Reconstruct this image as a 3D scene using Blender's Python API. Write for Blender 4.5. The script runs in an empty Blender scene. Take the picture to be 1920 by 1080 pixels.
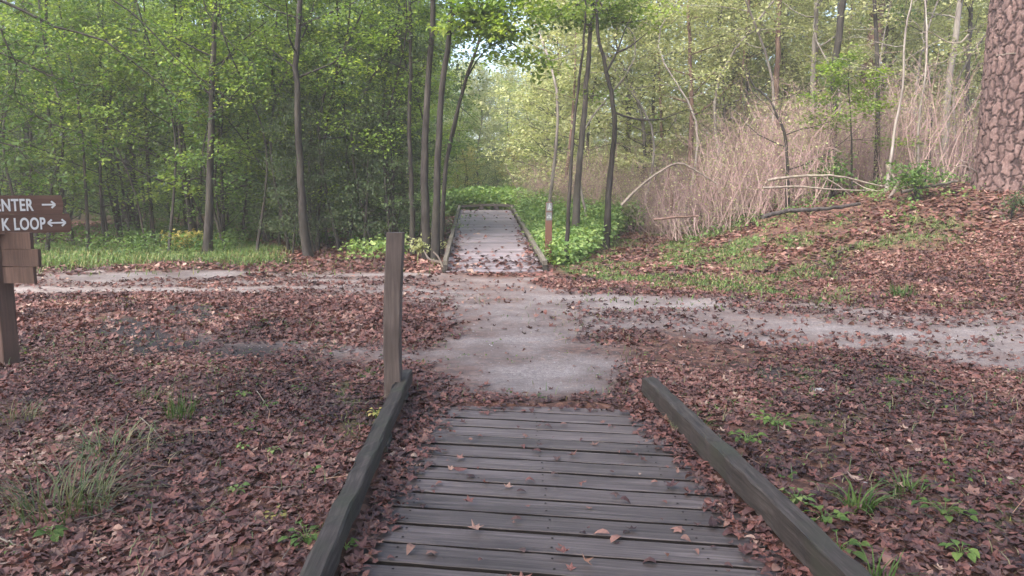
import bpy, math, random
import numpy as np

# ------------------------------------------------------------------ camera, world, sun, exposure
sc = bpy.context.scene
random.seed(7)
rng = np.random.default_rng(7)
F, CX, CY = 1423.0, 960.0, 540.0            # focal length and centre in pixels of the 1920 wide photograph
PITCH = math.atan(180.0 / F)
EYE = 1.55
cam = bpy.data.objects.new('camera', bpy.data.cameras.new('camera'))
sc.collection.objects.link(cam)
cam.location = (0, 0, EYE)
cam.rotation_euler = (math.pi / 2 - PITCH, 0, 0)
cam.data.lens = 36.0 * F / 1920.0
cam.data.sensor_width = 36.0
cam.data.clip_start = 0.05
cam.data.clip_end = 600
sc.camera = cam

world = bpy.data.worlds.new('World')
sc.world = world
world.use_nodes = True
wn = world.node_tree
bgn = wn.nodes['Background']
skyt = wn.nodes.new('ShaderNodeTexSky')
skyt.sky_type = 'NISHITA'
skyt.sun_disc = False
SUN_EL, SUN_AZ = math.radians(47), math.radians(-140)    # azimuth from +Y towards +X: behind the camera, to the left
skyt.sun_elevation = SUN_EL
skyt.sun_rotation = SUN_AZ
skyt.air_density = 1.0
skyt.dust_density = 4.0
skyt.ozone_density = 1.0
wn.links.new(skyt.outputs[0], bgn.inputs[0])
bgn.inputs[1].default_value = 0.14

sun = bpy.data.objects.new('sun', bpy.data.lights.new('sun', 'SUN'))
sc.collection.objects.link(sun)
sun.data.energy = 2.2
sun.data.angle = math.radians(35)
sun.data.color = (1.0, 0.95, 0.93)
sun.rotation_euler = (math.pi / 2 - SUN_EL, 0, math.pi - SUN_AZ)
sun.location = (10, 30, 40)

sc.view_settings.view_transform = 'Standard'
sc.view_settings.look = 'None'
sc.view_settings.gamma = 1
sc.view_settings.use_curve_mapping = False
sc.view_settings.exposure = 2.15
sc.cycles.max_bounces = 6
sc.cycles.diffuse_bounces = 3
sc.cycles.glossy_bounces = 2
sc.cycles.transmission_bounces = 3
sc.cycles.transparent_max_bounces = 4
sc.cycles.volume_bounces = 1
sc.cycles.caustics_reflective = False
sc.cycles.caustics_refractive = False

# ------------------------------------------------------------------ numeric helpers
def sm(t):
    t = np.clip(t, 0, 1)
    return t * t * (3 - 2 * t)

_perm = np.random.default_rng(3).random((256, 256))
def vnoise(x, y, scale=1.0, seed=0):
    x = np.asarray(x, float) * scale + seed * 17.3
    y = np.asarray(y, float) * scale + seed * 31.7
    xi, yi = np.floor(x).astype(int), np.floor(y).astype(int)
    fx, fy = sm(x - xi), sm(y - yi)
    a = _perm[xi % 256, yi % 256]; b = _perm[(xi + 1) % 256, yi % 256]
    c = _perm[xi % 256, (yi + 1) % 256]; d = _perm[(xi + 1) % 256, (yi + 1) % 256]
    return (a * (1 - fx) + b * fx) * (1 - fy) + (c * (1 - fx) + d * fx) * fy
def fbm(x, y, scale=1.0, seed=0, n=4):
    s, a, t = 0, 1, 0
    for i in range(n):
        s = s + a * vnoise(x, y, scale * 2 ** i, seed + i * 5)
        t += a; a *= 0.5
    return s / t

FAR0, FAR1, FSL = 14.75, 28.0, 0.0625
def deck_axis(Y):           # centre line of the far boardwalk
    return -0.33 + (Y - FAR0) * (-0.049)
# near boardwalk rails: inner face x as a function of y
def rail_l(Y): return -0.695 - 0.027 * (Y - 2.73)
def rail_r(Y): return 1.215 - 0.075 * (Y - 2.77)
def in_near(X, Y, pad=0.0):
    return (Y < 5.42) & (X > rail_l(Y) - pad) & (X < rail_r(Y) + pad)

def gh(X, Y, fine=True):
    X = np.asarray(X, float); Y = np.asarray(Y, float)
    rise = np.clip(FSL * (Y - FAR0), 0, 0.8) - 0.14 * sm((Y - FAR0 + .1) / 1.4)
    w = sm((X + 5.5) / 4.0)
    rise = rise * (0.25 + 0.75 * w)
    d = Y - (11.0 - 0.3 * (X - 0.7))
    mound = 1.75 * sm(d / 9.0) * sm((X - 2.0) / 8.4)
    h = 0.5 * (rise + mound + np.sqrt((rise - mound) ** 2 + 0.004)) - 0.03
    h = h + 0.5 * sm((-X - 6) / 14) * sm((Y - 20) / 20)
    h = h + np.clip(Y - 34, 0, 200) * 0.02
    if fine:
        h = h + (fbm(X, Y, 0.5, 1) - 0.5) * 0.10 * sm((np.hypot(X, Y) - 3) / 4) + (fbm(X, Y, 3.0, 2) - 0.5) * 0.03
    dl, dr = X - (rail_l(Y) + 0.02), (rail_r(Y) - 0.02) - X
    inside = sm(np.minimum(dl, dr) / 0.06) * sm((5.40 - Y) / 0.08)
    h = h * (1 - inside) - 0.2 * inside
    # far boardwalk: ground stays under the boards
    fx = np.abs(X - deck_axis(Y))
    fi = sm((1.15 - fx) / 0.15) * sm((Y - FAR0 + 0.05) / 0.1) * sm((FAR1 + 2.5 - Y) / 0.5)
    lim = np.minimum(h, FSL * (np.minimum(Y, FAR1) - FAR0) - 0.10)
    return h * (1 - fi) + lim * fi

cp, sp_ = math.cos(PITCH), math.sin(PITCH)
def ray(px, py):
    u, v = (px - CX) / F, (CY - py) / F
    return np.array([u, cp + v * sp_, -sp_ + v * cp])
def at(px, py, Y):
    d = ray(px, py)
    return np.array([0, 0, EYE]) + d * (Y / d[1])
def ground_at(px, py, z=None):
    d = ray(px, py)
    if z is not None:
        t = (z - EYE) / d[2]
        return np.array([0, 0, EYE]) + d * t
    t = np.arange(2.0, 90, 0.02)
    P = np.array([0, 0, EYE]) + d * t[:, None]
    g = gh(P[:, 0], P[:, 1])
    k = np.nonzero(P[:, 2] < g)[0]
    if len(k) == 0:
        return P[-1]
    p = P[k[0]]
    return np.array([p[0], p[1], g[k[0]]])

def poly_w(pts):
    return np.array([ground_at(x, y)[:2] for x, y in pts])
def sdist(poly, X, Y):
    """signed distance to a polygon, positive inside"""
    X = np.asarray(X, float); Y = np.asarray(Y, float)
    best = np.full(X.shape, 1e9); ins = np.zeros(X.shape, bool)
    n = len(poly)
    for i in range(n):
        ax, ay = poly[i]; bx, by = poly[(i + 1) % n]
        dx, dy = bx - ax, by - ay
        t = np.clip(((X - ax) * dx + (Y - ay) * dy) / (dx * dx + dy * dy + 1e-9), 0, 1)
        best = np.minimum(best, np.hypot(X - ax - t * dx, Y - ay - t * dy))
        c = ((ay > Y) != (by > Y)) & (X < (bx - ax) * (Y - ay) / (by - ay + 1e-12) + ax)
        ins ^= c
    return np.where(ins, best, -best)

# ------------------------------------------------------------------ mesh helpers
class Geo:
    def __init__(s):
        s.v, s.f, s.a, s.n = [], [], [], 0
    def add(s, v, f, a=0.5):
        v = np.asarray(v, float).reshape(-1, 3)
        f = np.asarray(f, int)
        s.v.append(v); s.f.append(f + s.n)
        s.a.append(np.broadcast_to(np.asarray(a, float), (len(v),)))
        s.n += len(v)
    def mesh(s, name, mat, smooth=False):
        me = bpy.data.meshes.new(name)
        v = np.concatenate(s.v)
        me.vertices.add(len(v)); me.vertices.foreach_set('co', v.astype(np.float32).ravel())
        loops = np.concatenate([f.ravel() for f in s.f])
        tot = np.concatenate([np.full(len(f), f.shape[1]) for f in s.f])
        me.loops.add(len(loops)); me.loops.foreach_set('vertex_index', loops.astype(np.int32))
        me.polygons.add(len(tot))
        st = np.concatenate([[0], np.cumsum(tot)[:-1]])
        me.polygons.foreach_set('loop_start', st.astype(np.int32))
        me.polygons.foreach_set('use_smooth', np.full(len(tot), smooth))
        at_ = me.attributes.new('rnd', 'FLOAT', 'POINT')
        at_.data.foreach_set('value', np.concatenate(s.a).astype(np.float32))
        if mat: me.materials.append(mat)
        me.update(calc_edges=True)
        return me
    def obj(s, name, mat, parent=None, smooth=False, loc=None):
        if loc is not None:
            s.v = [v - np.asarray(loc) for v in s.v]
        o = link(name, s.mesh(name, mat, smooth), parent)
        if loc is not None: o.location = loc
        return o

def link(name, data, parent=None):
    o = bpy.data.objects.new(name, data)
    sc.collection.objects.link(o)
    if parent is not None: o.parent = parent
    return o
def tag(o, label=None, cat=None, group=None, kind=None):
    if label: o['label'] = label
    if cat: o['category'] = cat
    if group: o['group'] = group
    if kind: o['kind'] = kind
    return o
def thing(name, loc, label, cat, group=None, rz=0):
    o = link(name, None)
    o.location = loc; o.rotation_euler = (0, 0, rz)
    o.empty_display_size = 0.2
    return tag(o, label, cat, group)
def copy_tree(o, parent=None):
    c = o.copy(); sc.collection.objects.link(c); c.parent = parent
    for ch in o.children: copy_tree(ch, c)
    return c

def tube(geo, pts, rad, sides=6, a=0.5, jitter=0.0, cap=True):
    pts = np.asarray(pts, float); n = len(pts)
    rad = np.broadcast_to(np.asarray(rad, float), (n,))
    tan = np.gradient(pts, axis=0)
    tan /= np.linalg.norm(tan, axis=1)[:, None] + 1e-9
    ref = np.array([0, 0, 1.0]) if abs(tan[0][2]) < 0.8 else np.array([1.0, 0, 0])
    u = np.cross(tan, ref); u /= np.linalg.norm(u, axis=1)[:, None] + 1e-9
    w = np.cross(tan, u)
    ang = np.arange(sides) * 2 * math.pi / sides
    r = rad[:, None] * (1 + (jitter * (rng.random((n, sides)) - 0.5) if jitter else 0))
    V = pts[:, None] + r[..., None] * (np.cos(ang)[None, :, None] * u[:, None] + np.sin(ang)[None, :, None] * w[:, None])
    i = np.arange(n - 1)[:, None] * sides; j = np.arange(sides)[None]; j2 = (j + 1) % sides
    Fq = np.stack([i + j, i + j2, i + sides + j2, i + sides + j], -1).reshape(-1, 4)
    V = V.reshape(-1, 3)
    geo.add(V, Fq, a)
    if cap:
        for k, p in ((0, pts[0]), (n - 1, pts[-1])):
            ring = V[k * sides:(k + 1) * sides]
            jj = np.arange(sides)
            tri = np.stack([jj, (jj + 1) % sides, np.full(sides, sides)], -1)
            if k == 0: tri = tri[:, ::-1]
            geo.add(np.vstack([ring, p[None]]), tri, a)

def smooth_path(pts, n):
    pts = np.asarray(pts, float)
    if len(pts) < 3:
        t = np.linspace(0, 1, n)[:, None]
        return pts[0] * (1 - t) + pts[-1] * t
    d = np.concatenate([[0], np.cumsum(np.linalg.norm(np.diff(pts, axis=0), axis=1))])
    P = np.vstack([2 * pts[0] - pts[1], pts, 2 * pts[-1] - pts[-2]])
    out = []
    for s in np.linspace(0, d[-1], n):
        i = min(max(np.searchsorted(d, s, side='right') - 1, 0), len(pts) - 2)
        t = (s - d[i]) / (d[i + 1] - d[i] + 1e-9)
        p0, p1, p2, p3 = P[i], P[i + 1], P[i + 2], P[i + 3]
        out.append(0.5 * ((2 * p1) + (-p0 + p2) * t + (2 * p0 - 5 * p1 + 4 * p2 - p3) * t * t + (-p0 + 3 * p1 - 3 * p2 + p3) * t ** 3))
    return np.array(out)

def rots(yaw, pitch, roll):
    cy, sy, cp_, sp2, cr, sr = np.cos(yaw), np.sin(yaw), np.cos(pitch), np.sin(pitch), np.cos(roll), np.sin(roll)
    R = np.empty((len(yaw), 3, 3))
    R[:, 0, 0] = cy * cp_; R[:, 0, 1] = cy * sp2 * sr - sy * cr; R[:, 0, 2] = cy * sp2 * cr + sy * sr
    R[:, 1, 0] = sy * cp_; R[:, 1, 1] = sy * sp2 * sr + cy * cr; R[:, 1, 2] = sy * sp2 * cr - cy * sr
    R[:, 2, 0] = -sp2; R[:, 2, 1] = cp_ * sr; R[:, 2, 2] = cp_ * cr
    return R
def scatter(geo, T, TF, P, R, S, a):
    n, m = len(P), len(T)
    if n == 0: return
    S = np.asarray(S)
    if S.ndim == 1: S = S[:, None]
    V = np.einsum('nij,nmj->nmi', R, T[None] * S[:, None]) + P[:, None]
    Fc = (TF[None] + (np.arange(n) * m)[:, None, None]).reshape(-1, TF.shape[1])
    geo.add(V.reshape(-1, 3), Fc, np.repeat(a, m))

# leaf shapes: stem end at origin, along +x, unit length
LEAF2 = (np.array([[0, 0, 0], [.5, .33, .07], [1, 0, -.05], [.5, -.33, .07]]), np.array([[0, 2, 1], [0, 3, 2]]))
def oval_leaf(curl=0.3, cup=0.25, w=0.3):
    s = np.array([0, .18, .45, .75, 1.0]); hw = np.array([0, .75, 1, .62, 0]) * w
    z = -curl * (s - .4) ** 2 * 2
    V, Fc = [[s[0] - .5, 0, z[0]]], []
    for i in (1, 2, 3):
        V += [[s[i] - .5, hw[i], z[i] + cup * hw[i]], [s[i] - .5, 0, z[i]], [s[i] - .5, -hw[i], z[i] + cup * hw[i] * .7]]
    V += [[.5, 0, z[4]]]
    Fc = [[0, 2, 1], [0, 3, 2], [1, 2, 5], [1, 5, 4], [2, 3, 6], [2, 6, 5], [4, 5, 8], [4, 8, 7], [5, 6, 9], [5, 9, 8], [7, 8, 10], [8, 9, 10]]
    return np.array(V), np.array(Fc)
def lobed_leaf(curl=0.35, seed=0, lobes=5):
    r = random.Random(seed)
    V = [[0, 0, 0]]; n = lobes * 2
    for k in range(n):
        a = math.pi * (-.82 + 1.64 * k / (n - 1)) if lobes == 5 else 2 * math.pi * k / n
        rad = (.52 if k % 2 else .27) * r.uniform(.85, 1.12)
        x, y = rad * math.cos(a), rad * math.sin(a)
        V.append([x, y, curl * (x * x * r.uniform(.4, 1.6) + y * y * r.uniform(.5, 2.2)) + r.uniform(-.03, .06)])
    Fc = [[0, k, k + 1] for k in range(1, n)] + [[0, n, 1]]
    return np.array(V), np.array(Fc)

# ------------------------------------------------------------------ materials
def new_mat(name):
    m = bpy.data.materials.new(name); m.use_nodes = True
    nt = m.node_tree
    b = nt.nodes['Principled BSDF']
    b.inputs['Specular IOR Level'].default_value = 0.25
    b.inputs['Roughness'].default_value = 0.85
    return m, nt, b
def nd(nt, t, **k):
    n = nt.nodes.new(t)
    for a, v in k.items(): setattr(n, a, v)
    return n
def ramp(nt, src, stops):
    r = nd(nt, 'ShaderNodeValToRGB')
    el = r.color_ramp.elements
    while len(el) < len(stops): el.new(0.5)
    for e, (p, c) in zip(el, stops):
        e.position = p; e.color = (*c, 1) if len(c) == 3 else c
    nt.links.new(src, r.inputs[0])
    return r.outputs[0]
def noise(nt, scale, detail=4, coord='Object', stretch=None, rough=.6):
    tc = nd(nt, 'ShaderNodeTexCoord'); src = tc.outputs[coord]
    if stretch:
        mp = nd(nt, 'ShaderNodeMapping'); mp.inputs['Scale'].default_value = stretch
        nt.links.new(src, mp.inputs[0]); src = mp.outputs[0]
    n = nd(nt, 'ShaderNodeTexNoise')
    n.inputs['Scale'].default_value = scale; n.inputs['Detail'].default_value = detail; n.inputs['Roughness'].default_value = rough
    nt.links.new(src, n.inputs['Vector'])
    return n
def mixc(nt, fac, a, b, mode='MIX'):
    m = nd(nt, 'ShaderNodeMix', data_type='RGBA', blend_type=mode)
    for sock, v in ((m.inputs[0], fac), (m.inputs[6], a), (m.inputs[7], b)):
        if isinstance(v, (int, float)): sock.default_value = v
        elif isinstance(v, tuple): sock.default_value = (*v, 1) if len(v) == 3 else v
        else: nt.links.new(v, sock)
    return m.outputs[2]
def bump(nt, b, h, strength=.4, dist=.01):
    bp = nd(nt, 'ShaderNodeBump'); bp.inputs['Strength'].default_value = strength; bp.inputs['Distance'].default_value = dist
    nt.links.new(h, bp.inputs['Height']); nt.links.new(bp.outputs[0], b.inputs['Normal'])
def attr(nt, name):
    a = nd(nt, 'ShaderNodeAttribute', attribute_name=name); return a.outputs['Fac']

def leaf_mat(name, stops, trans=0.4, tint=(1.15, 1.2, .55), rough=.6, objvar=0.25, spec=.3):
    m, nt, b = new_mat(name)
    c = ramp(nt, attr(nt, 'rnd'), stops)
    oi = nd(nt, 'ShaderNodeObjectInfo')
    hs = nd(nt, 'ShaderNodeHueSaturation')
    mr = nd(nt, 'ShaderNodeMapRange'); mr.inputs[3].default_value = 1 - objvar; mr.inputs[4].default_value = 1 + objvar
    nt.links.new(oi.outputs['Random'], mr.inputs[0]); nt.links.new(mr.outputs[0], hs.inputs['Value'])
    nt.links.new(c, hs.inputs['Color']); c = hs.outputs[0]
    nt.links.new(c, b.inputs['Base Color']); b.inputs['Roughness'].default_value = rough
    b.inputs['Specular IOR Level'].default_value = spec
    if trans > 0:
        t = nd(nt, 'ShaderNodeBsdfTranslucent')
        nt.links.new(mixc(nt, 1.0, c, tint, 'MULTIPLY'), t.inputs[0])
        mx = nd(nt, 'ShaderNodeMixShader'); mx.inputs[0].default_value = trans
        nt.links.new(b.outputs[0], mx.inputs[1]); nt.links.new(t.outputs[0], mx.inputs[2])
        nt.links.new(mx.outputs[0], nt.nodes['Material Output'].inputs[0])
    return m

M = {}
M['leaf_bright'] = leaf_mat('leaf_bright', [(0, (.07, .13, .028)), (.5, (.15, .225, .042)), (.85, (.25, .32, .065)), (1, (.36, .38, .10))], .5)
M['leaf_mid'] = leaf_mat('leaf_mid', [(0, (.04, .085, .025)), (.6, (.085, .15, .038)), (1, (.16, .23, .06))], .45)
M['leaf_dark'] = leaf_mat('leaf_dark', [(0, (.035, .06, .028)), (.6, (.065, .10, .042)), (1, (.12, .16, .07))], .35)
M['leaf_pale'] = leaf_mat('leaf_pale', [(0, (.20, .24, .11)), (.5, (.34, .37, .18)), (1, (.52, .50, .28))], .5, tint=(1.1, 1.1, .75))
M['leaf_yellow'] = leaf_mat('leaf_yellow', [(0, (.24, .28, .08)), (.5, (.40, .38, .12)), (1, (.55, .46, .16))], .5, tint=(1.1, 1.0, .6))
M['leaf_glow'] = leaf_mat('leaf_glow', [(0, (.26, .33, .13)), (.5, (.42, .46, .21)), (1, (.60, .58, .33))], .5, tint=(1.1, 1.1, .8))  # leaf colour whitened to carry the backlit glow of the far gap
M['herb'] = leaf_mat('herb', [(0, (.08, .15, .05)), (.5, (.16, .26, .08)), (1, (.34, .42, .15))], .4)
M['grass'] = leaf_mat('grass', [(0, (.05, .10, .025)), (.55, (.10, .17, .045)), (.85, (.17, .21, .07)), (1, (.30, .25, .13))], .3)
M['dry_grass'] = leaf_mat('dry_grass', [(0, (.07, .12, .05)), (.5, (.13, .16, .08)), (1, (.26, .22, .13))], .3)
M['moss'] = leaf_mat('moss', [(0, (.06, .08, .02)), (1, (.18, .20, .05))], 0)
M['litter'] = leaf_mat('litter', [(0, (.034, .017, .017)), (.2, (.085, .038, .035)), (.34, (.085, .05, .045)), (.48, (.14, .060, .051)), (.64, (.18, .076, .062)), (.76, (.19, .11, .088)), (.88, (.25, .125, .098)), (1, (.33, .23, .18))], .12, tint=(1.2, .8, .6), rough=.55, objvar=0, spec=.35)
M['needle'] = leaf_mat('needle', [(0, (.16, .08, .05)), (1, (.38, .24, .16))], 0)

def bark(name, c1, c2, c3, sc_=9, st=(1, 1, .25)):
    m, nt, b = new_mat(name)
    n = noise(nt, sc_, 6, stretch=st)
    c = ramp(nt, n.outputs[0], [(.3, c1), (.5, c2), (.72, c3)])
    n2 = noise(nt, 1.3, 3)
    c = mixc(nt, ramp(nt, n2.outputs[0], [(.45, (0, 0, 0)), (.75, (.5, .5, .5))]), c, (c3[0] * 1.1, c3[1] * 1.25, c3[2]))
    nt.links.new(c, b.inputs['Base Color'])
    bump(nt, b, n.outputs[0], .7, .02)
    return m
M['bark'] = bark('bark', (.010, .008, .007), (.024, .020, .018), (.052, .044, .040))
M['bark_grey'] = bark('bark_grey', (.022, .018, .017), (.052, .043, .040), (.10, .085, .079))
M['bark_pale'] = bark('bark_pale', (.11, .09, .08), (.19, .165, .15), (.29, .26, .24))
M['bark_red'] = bark('bark_red', (.05, .03, .026), (.11, .065, .055), (.19, .12, .10))
M['twig'] = bark('twig', (.14, .085, .08), (.25, .165, .158), (.38, .28, .27), 3)
M['deadwood'] = bark('deadwood', (.09, .07, .06), (.16, .13, .11), (.26, .22, .19))

m, nt, b = new_mat('pine_bark'); M['pine_bark'] = m
n1 = noise(nt, 20, 8, stretch=(1, 1, .6), rough=.75); n2 = noise(nt, 2.2, 3)
plate = ramp(nt, n1.outputs[0], [(.34, (.06, .030, .027)), (.48, (.125, .07, .062)), (.62, (.26, .18, .165))])
plate = mixc(nt, n2.outputs[0], plate, (.16, .11, .10))
c = mixc(nt, ramp(nt, attr(nt, 'rnd'), [(.25, (0, 0, 0)), (1, (1, 1, 1))]), (.038, .023, .022), plate)
nt.links.new(c, b.inputs['Base Color']); bump(nt, b, n1.outputs[0], .8, .02)

def wood(name, dark, mid, light, axis='x', green=None, spec=.3, rough=.7):
    m, nt, b = new_mat(name)
    st = {'x': (.7, 14, 14), 'y': (14, .7, 14), 'z': (14, 14, .7)}[axis]
    oi = nd(nt, 'ShaderNodeObjectInfo')
    tc = nd(nt, 'ShaderNodeTexCoord'); ad = nd(nt, 'ShaderNodeVectorMath', operation='ADD'); mu = nd(nt, 'ShaderNodeVectorMath', operation='SCALE')
    cb = nd(nt, 'ShaderNodeCombineXYZ')
    for k in range(3): nt.links.new(oi.outputs['Random'], cb.inputs[k])
    nt.links.new(cb.outputs[0], mu.inputs[0]); mu.inputs['Scale'].default_value = 37
    nt.links.new(tc.outputs['Object'], ad.inputs[0]); nt.links.new(mu.outputs[0], ad.inputs[1])
    mp = nd(nt, 'ShaderNodeMapping'); mp.inputs['Scale'].default_value = st
    nt.links.new(ad.outputs[0], mp.inputs[0])
    n = nd(nt, 'ShaderNodeTexNoise'); n.inputs['Scale'].default_value = 4; n.inputs['Detail'].default_value = 7; n.inputs['Roughness'].default_value = .65
    nt.links.new(mp.outputs[0], n.inputs['Vector'])
    g = nd(nt, 'ShaderNodeTexNoise'); g.inputs['Scale'].default_value = 3.5; g.inputs['Detail'].default_value = 5
    nt.links.new(ad.outputs[0], g.inputs['Vector'])
    c = ramp(nt, n.outputs[0], [(.28, dark), (.5, mid), (.75, light)])
    c = mixc(nt, ramp(nt, g.outputs[0], [(.35, (0, 0, 0)), (.7, (.65, .65, .65))]), c, dark)
    hs = nd(nt, 'ShaderNodeHueSaturation'); mr = nd(nt, 'ShaderNodeMapRange'); mr.inputs[3].default_value = .72; mr.inputs[4].default_value = 1.25
    nt.links.new(oi.outputs['Random'], mr.inputs[0]); nt.links.new(mr.outputs[0], hs.inputs['Value']); nt.links.new(c, hs.inputs['Color']); c = hs.outputs[0]
    if green:
        c = mixc(nt, ramp(nt, g.outputs[0], [(.5, (0, 0, 0)), (.68, (.75, .75, .75))]), c, green)
    nt.links.new(c, b.inputs['Base Color']); b.inputs['Roughness'].default_value = rough; b.inputs['Specular IOR Level'].default_value = spec
    bump(nt, b, n.outputs[0], .5, .006)
    return m
M['plank'] = wood('plank', (.042, .033, .032), (.115, .092, .089), (.23, .19, .185), rough=.55, spec=.35)
M['far_plank'] = wood('far_plank', (.12, .10, .108), (.19, .162, .175), (.26, .225, .24), rough=.6)
M['rail'] = wood('rail', (.020, .016, .014), (.050, .040, .035), (.115, .096, .086), green=(.045, .047, .032))
M['rail_pale'] = wood('rail_pale', (.05, .043, .033), (.12, .105, .085), (.22, .195, .16))
M['post_grey'] = wood('post_grey', (.07, .052, .046), (.13, .10, .09), (.21, .165, .15), axis='z')
M['post_brown'] = wood('post_brown', (.05, .029, .023), (.085, .050, .039), (.125, .076, .060), axis='z')
M['board_brown'] = wood('board_brown', (.10, .052, .036), (.14, .074, .052), (.18, .10, .072))
m, nt, b = new_mat('letter_paint'); nt.nodes['Principled BSDF'].inputs['Base Color'].default_value = (.72, .70, .68, 1); M['white'] = m
m, nt, b = new_mat('sticker'); nt.nodes['Principled BSDF'].inputs['Base Color'].default_value = (.10, .11, .11, 1); M['sticker'] = m
m, nt, b = new_mat('pale_grey'); nt.nodes['Principled BSDF'].inputs['Base Color'].default_value = (.30, .31, .31, 1); M['pale_grey'] = m
m, nt, b = new_mat('marker_brown'); nt.nodes['Principled BSDF'].inputs['Base Color'].default_value = (.10, .048, .034, 1); M['marker'] = m
m, nt, b = new_mat('stone'); M['stone'] = m
n = noise(nt, 12, 5); nt.links.new(ramp(nt, n.outputs[0], [(.3, (.16, .15, .15)), (.7, (.42, .40, .40))]), b.inputs['Base Color'])

# ground: sandy trail, dark soil, litter-coloured soil, green moss from vertex masks plus noise
m, nt, b = new_mat('ground'); M['ground'] = m
nf = noise(nt, 22, 8, rough=.75); nc = noise(nt, 1.2, 5); ng = noise(nt, 90, 3, rough=.8)
sand = ramp(nt, nf.outputs[0], [(.3, (.16, .136, .128)), (.5, (.26, .225, .215)), (.7, (.37, .33, .315))])
sand = mixc(nt, ramp(nt, ng.outputs[0], [(.35, (1, 1, 1)), (.5, (0, 0, 0))]), sand, (.09, .075, .078))
vr = nd(nt, 'ShaderNodeTexVoronoi'); vr.inputs['Scale'].default_value = 16
tc = nd(nt, 'ShaderNodeTexCoord'); nt.links.new(tc.outputs['Object'], vr.inputs['Vector'])
sep = nd(nt, 'ShaderNodeSeparateColor'); nt.links.new(vr.outputs['Color'], sep.inputs[0])
soil = ramp(nt, nf.outputs[0], [(.35, (.03, .02, .017)), (.65, (.085, .05, .04))])
lit = ramp(nt, sep.outputs[0], [(0, (.035, .018, .015)), (.4, (.09, .04, .03)), (.8, (.17, .075, .05)), (1, (.26, .14, .10))])
soil = mixc(nt, .55, soil, lit)
sand = mixc(nt, ramp(nt, nc.outputs[0], [(.38, (.75, .75, .75)), (.58, (0, 0, 0))]), sand, (.125, .10, .095))
c = mixc(nt, attr(nt, 'sand'), soil, sand)
c = mixc(nt, attr(nt, 'mud'), c, (.035, .028, .028))
c = mixc(nt, attr(nt, 'green'), c, (.055, .085, .028))
nt.links.new(c, b.inputs['Base Color']); b.inputs['Roughness'].default_value = .9
bump(nt, b, nf.outputs[0], .7, .02)

# ------------------------------------------------------------------ masks on the ground
SAND = [poly_w(p) for p in (
    [(850, 570), (835, 600), (835, 635), (770, 655), (790, 700), (870, 738), (1000, 765), (1150, 760), (1170, 720), (1140, 670), (1115, 640), (1090, 600), (1060, 560), (1010, 522), (850, 515), (780, 522)],
    [(960, 530), (1080, 545), (1250, 552), (1400, 558), (1500, 566), (1700, 583), (1930, 590), (2500, 630), (2500, 800), (1930, 696), (1750, 676), (1620, 664), (1500, 650), (1360, 634), (1250, 620), (1120, 625), (1000, 640)],
    [(-600, 505), (60, 509), (300, 508), (600, 510), (850, 512), (930, 545), (850, 570), (700, 560), (500, 551), (200, 547), (60, 552), (-600, 550)],
    [(290, 617), (400, 622), (600, 640), (690, 650), (790, 652), (800, 695), (720, 690), (620, 672), (480, 655), (340, 640)],
)]
SANDAMT = [1.0, 0.95, 0.95, 0.8]
MUD = [poly_w(p) for p in ([(150, 620), (260, 600), (380, 640), (330, 665), (180, 655)], [(390, 650), (540, 655), (560, 675), (420, 680)], [(300, 575), (440, 580), (420, 600), (290, 598)], [(1420, 690), (1500, 688), (1510, 720), (1440, 722)])]
MOSS = [poly_w(p) for p in ([(1480, 692), (1530, 700), (1535, 720), (1480, 712)], [(1510, 785), (1640, 785), (1650, 805), (1540, 820)], [(1800, 950), (1960, 940), (1960, 1010), (1840, 1000)], [(1660, 710), (1740, 712), (1730, 728), (1660, 724)], [(660, 700), (700, 690), (690, 790), (640, 840)])]
GREEN = [poly_w(p) for p in (
    [(1030, 505), (1060, 470), (1230, 430), (1400, 405), (1560, 415), (1800, 420), (1780, 470), (1580, 480), (1560, 520), (1540, 562), (1380, 560), (1250, 545), (1100, 512)],
    [(70, 500), (60, 462), (460, 458), (540, 476), (500, 496), (300, 492), (150, 506)],
)]
def amount(polys, X, Y, soft=0.3, wob=0.5, seed=11, amts=None):
    wx = X + (fbm(X, Y, 1.1, seed) - .5) * wob * 2; wy = Y + (fbm(X, Y, 1.1, seed + 9) - .5) * wob * 2
    r = np.zeros(np.shape(X))
    for i, p in enumerate(polys):
        r = np.maximum(r, sm(sdist(p, wx, wy) / soft + .5) * (amts[i] if amts else 1))
    return r
def sand_amt(X, Y):
    s = amount(SAND, X, Y, .8, .55, amts=SANDAMT)
    far = np.clip((Y - 5.5) / 6, 0, 1) * .9 + .15
    streak = sm((fbm(X * .45, Y * 1.3, 1.6, 21) - .38) / .3)
    return s * (1 - far * .48 * (1 - streak)) * (1 - .25 * sm((fbm(X, Y, 2.6, 23) - .5) / .2))
def mud_amt(X, Y): return amount(MUD, X, Y, .4, .5, 31)
def moss_amt(X, Y): return amount(MOSS, X, Y, .2, .2, 41) * sm((fbm(X, Y, 6, 44) - .3) / .3)
def green_amt(X, Y): return amount(GREEN, X, Y, 1.0, .8, 51) * sm((fbm(X, Y, 1.5, 54) - .36) / .25)

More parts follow.
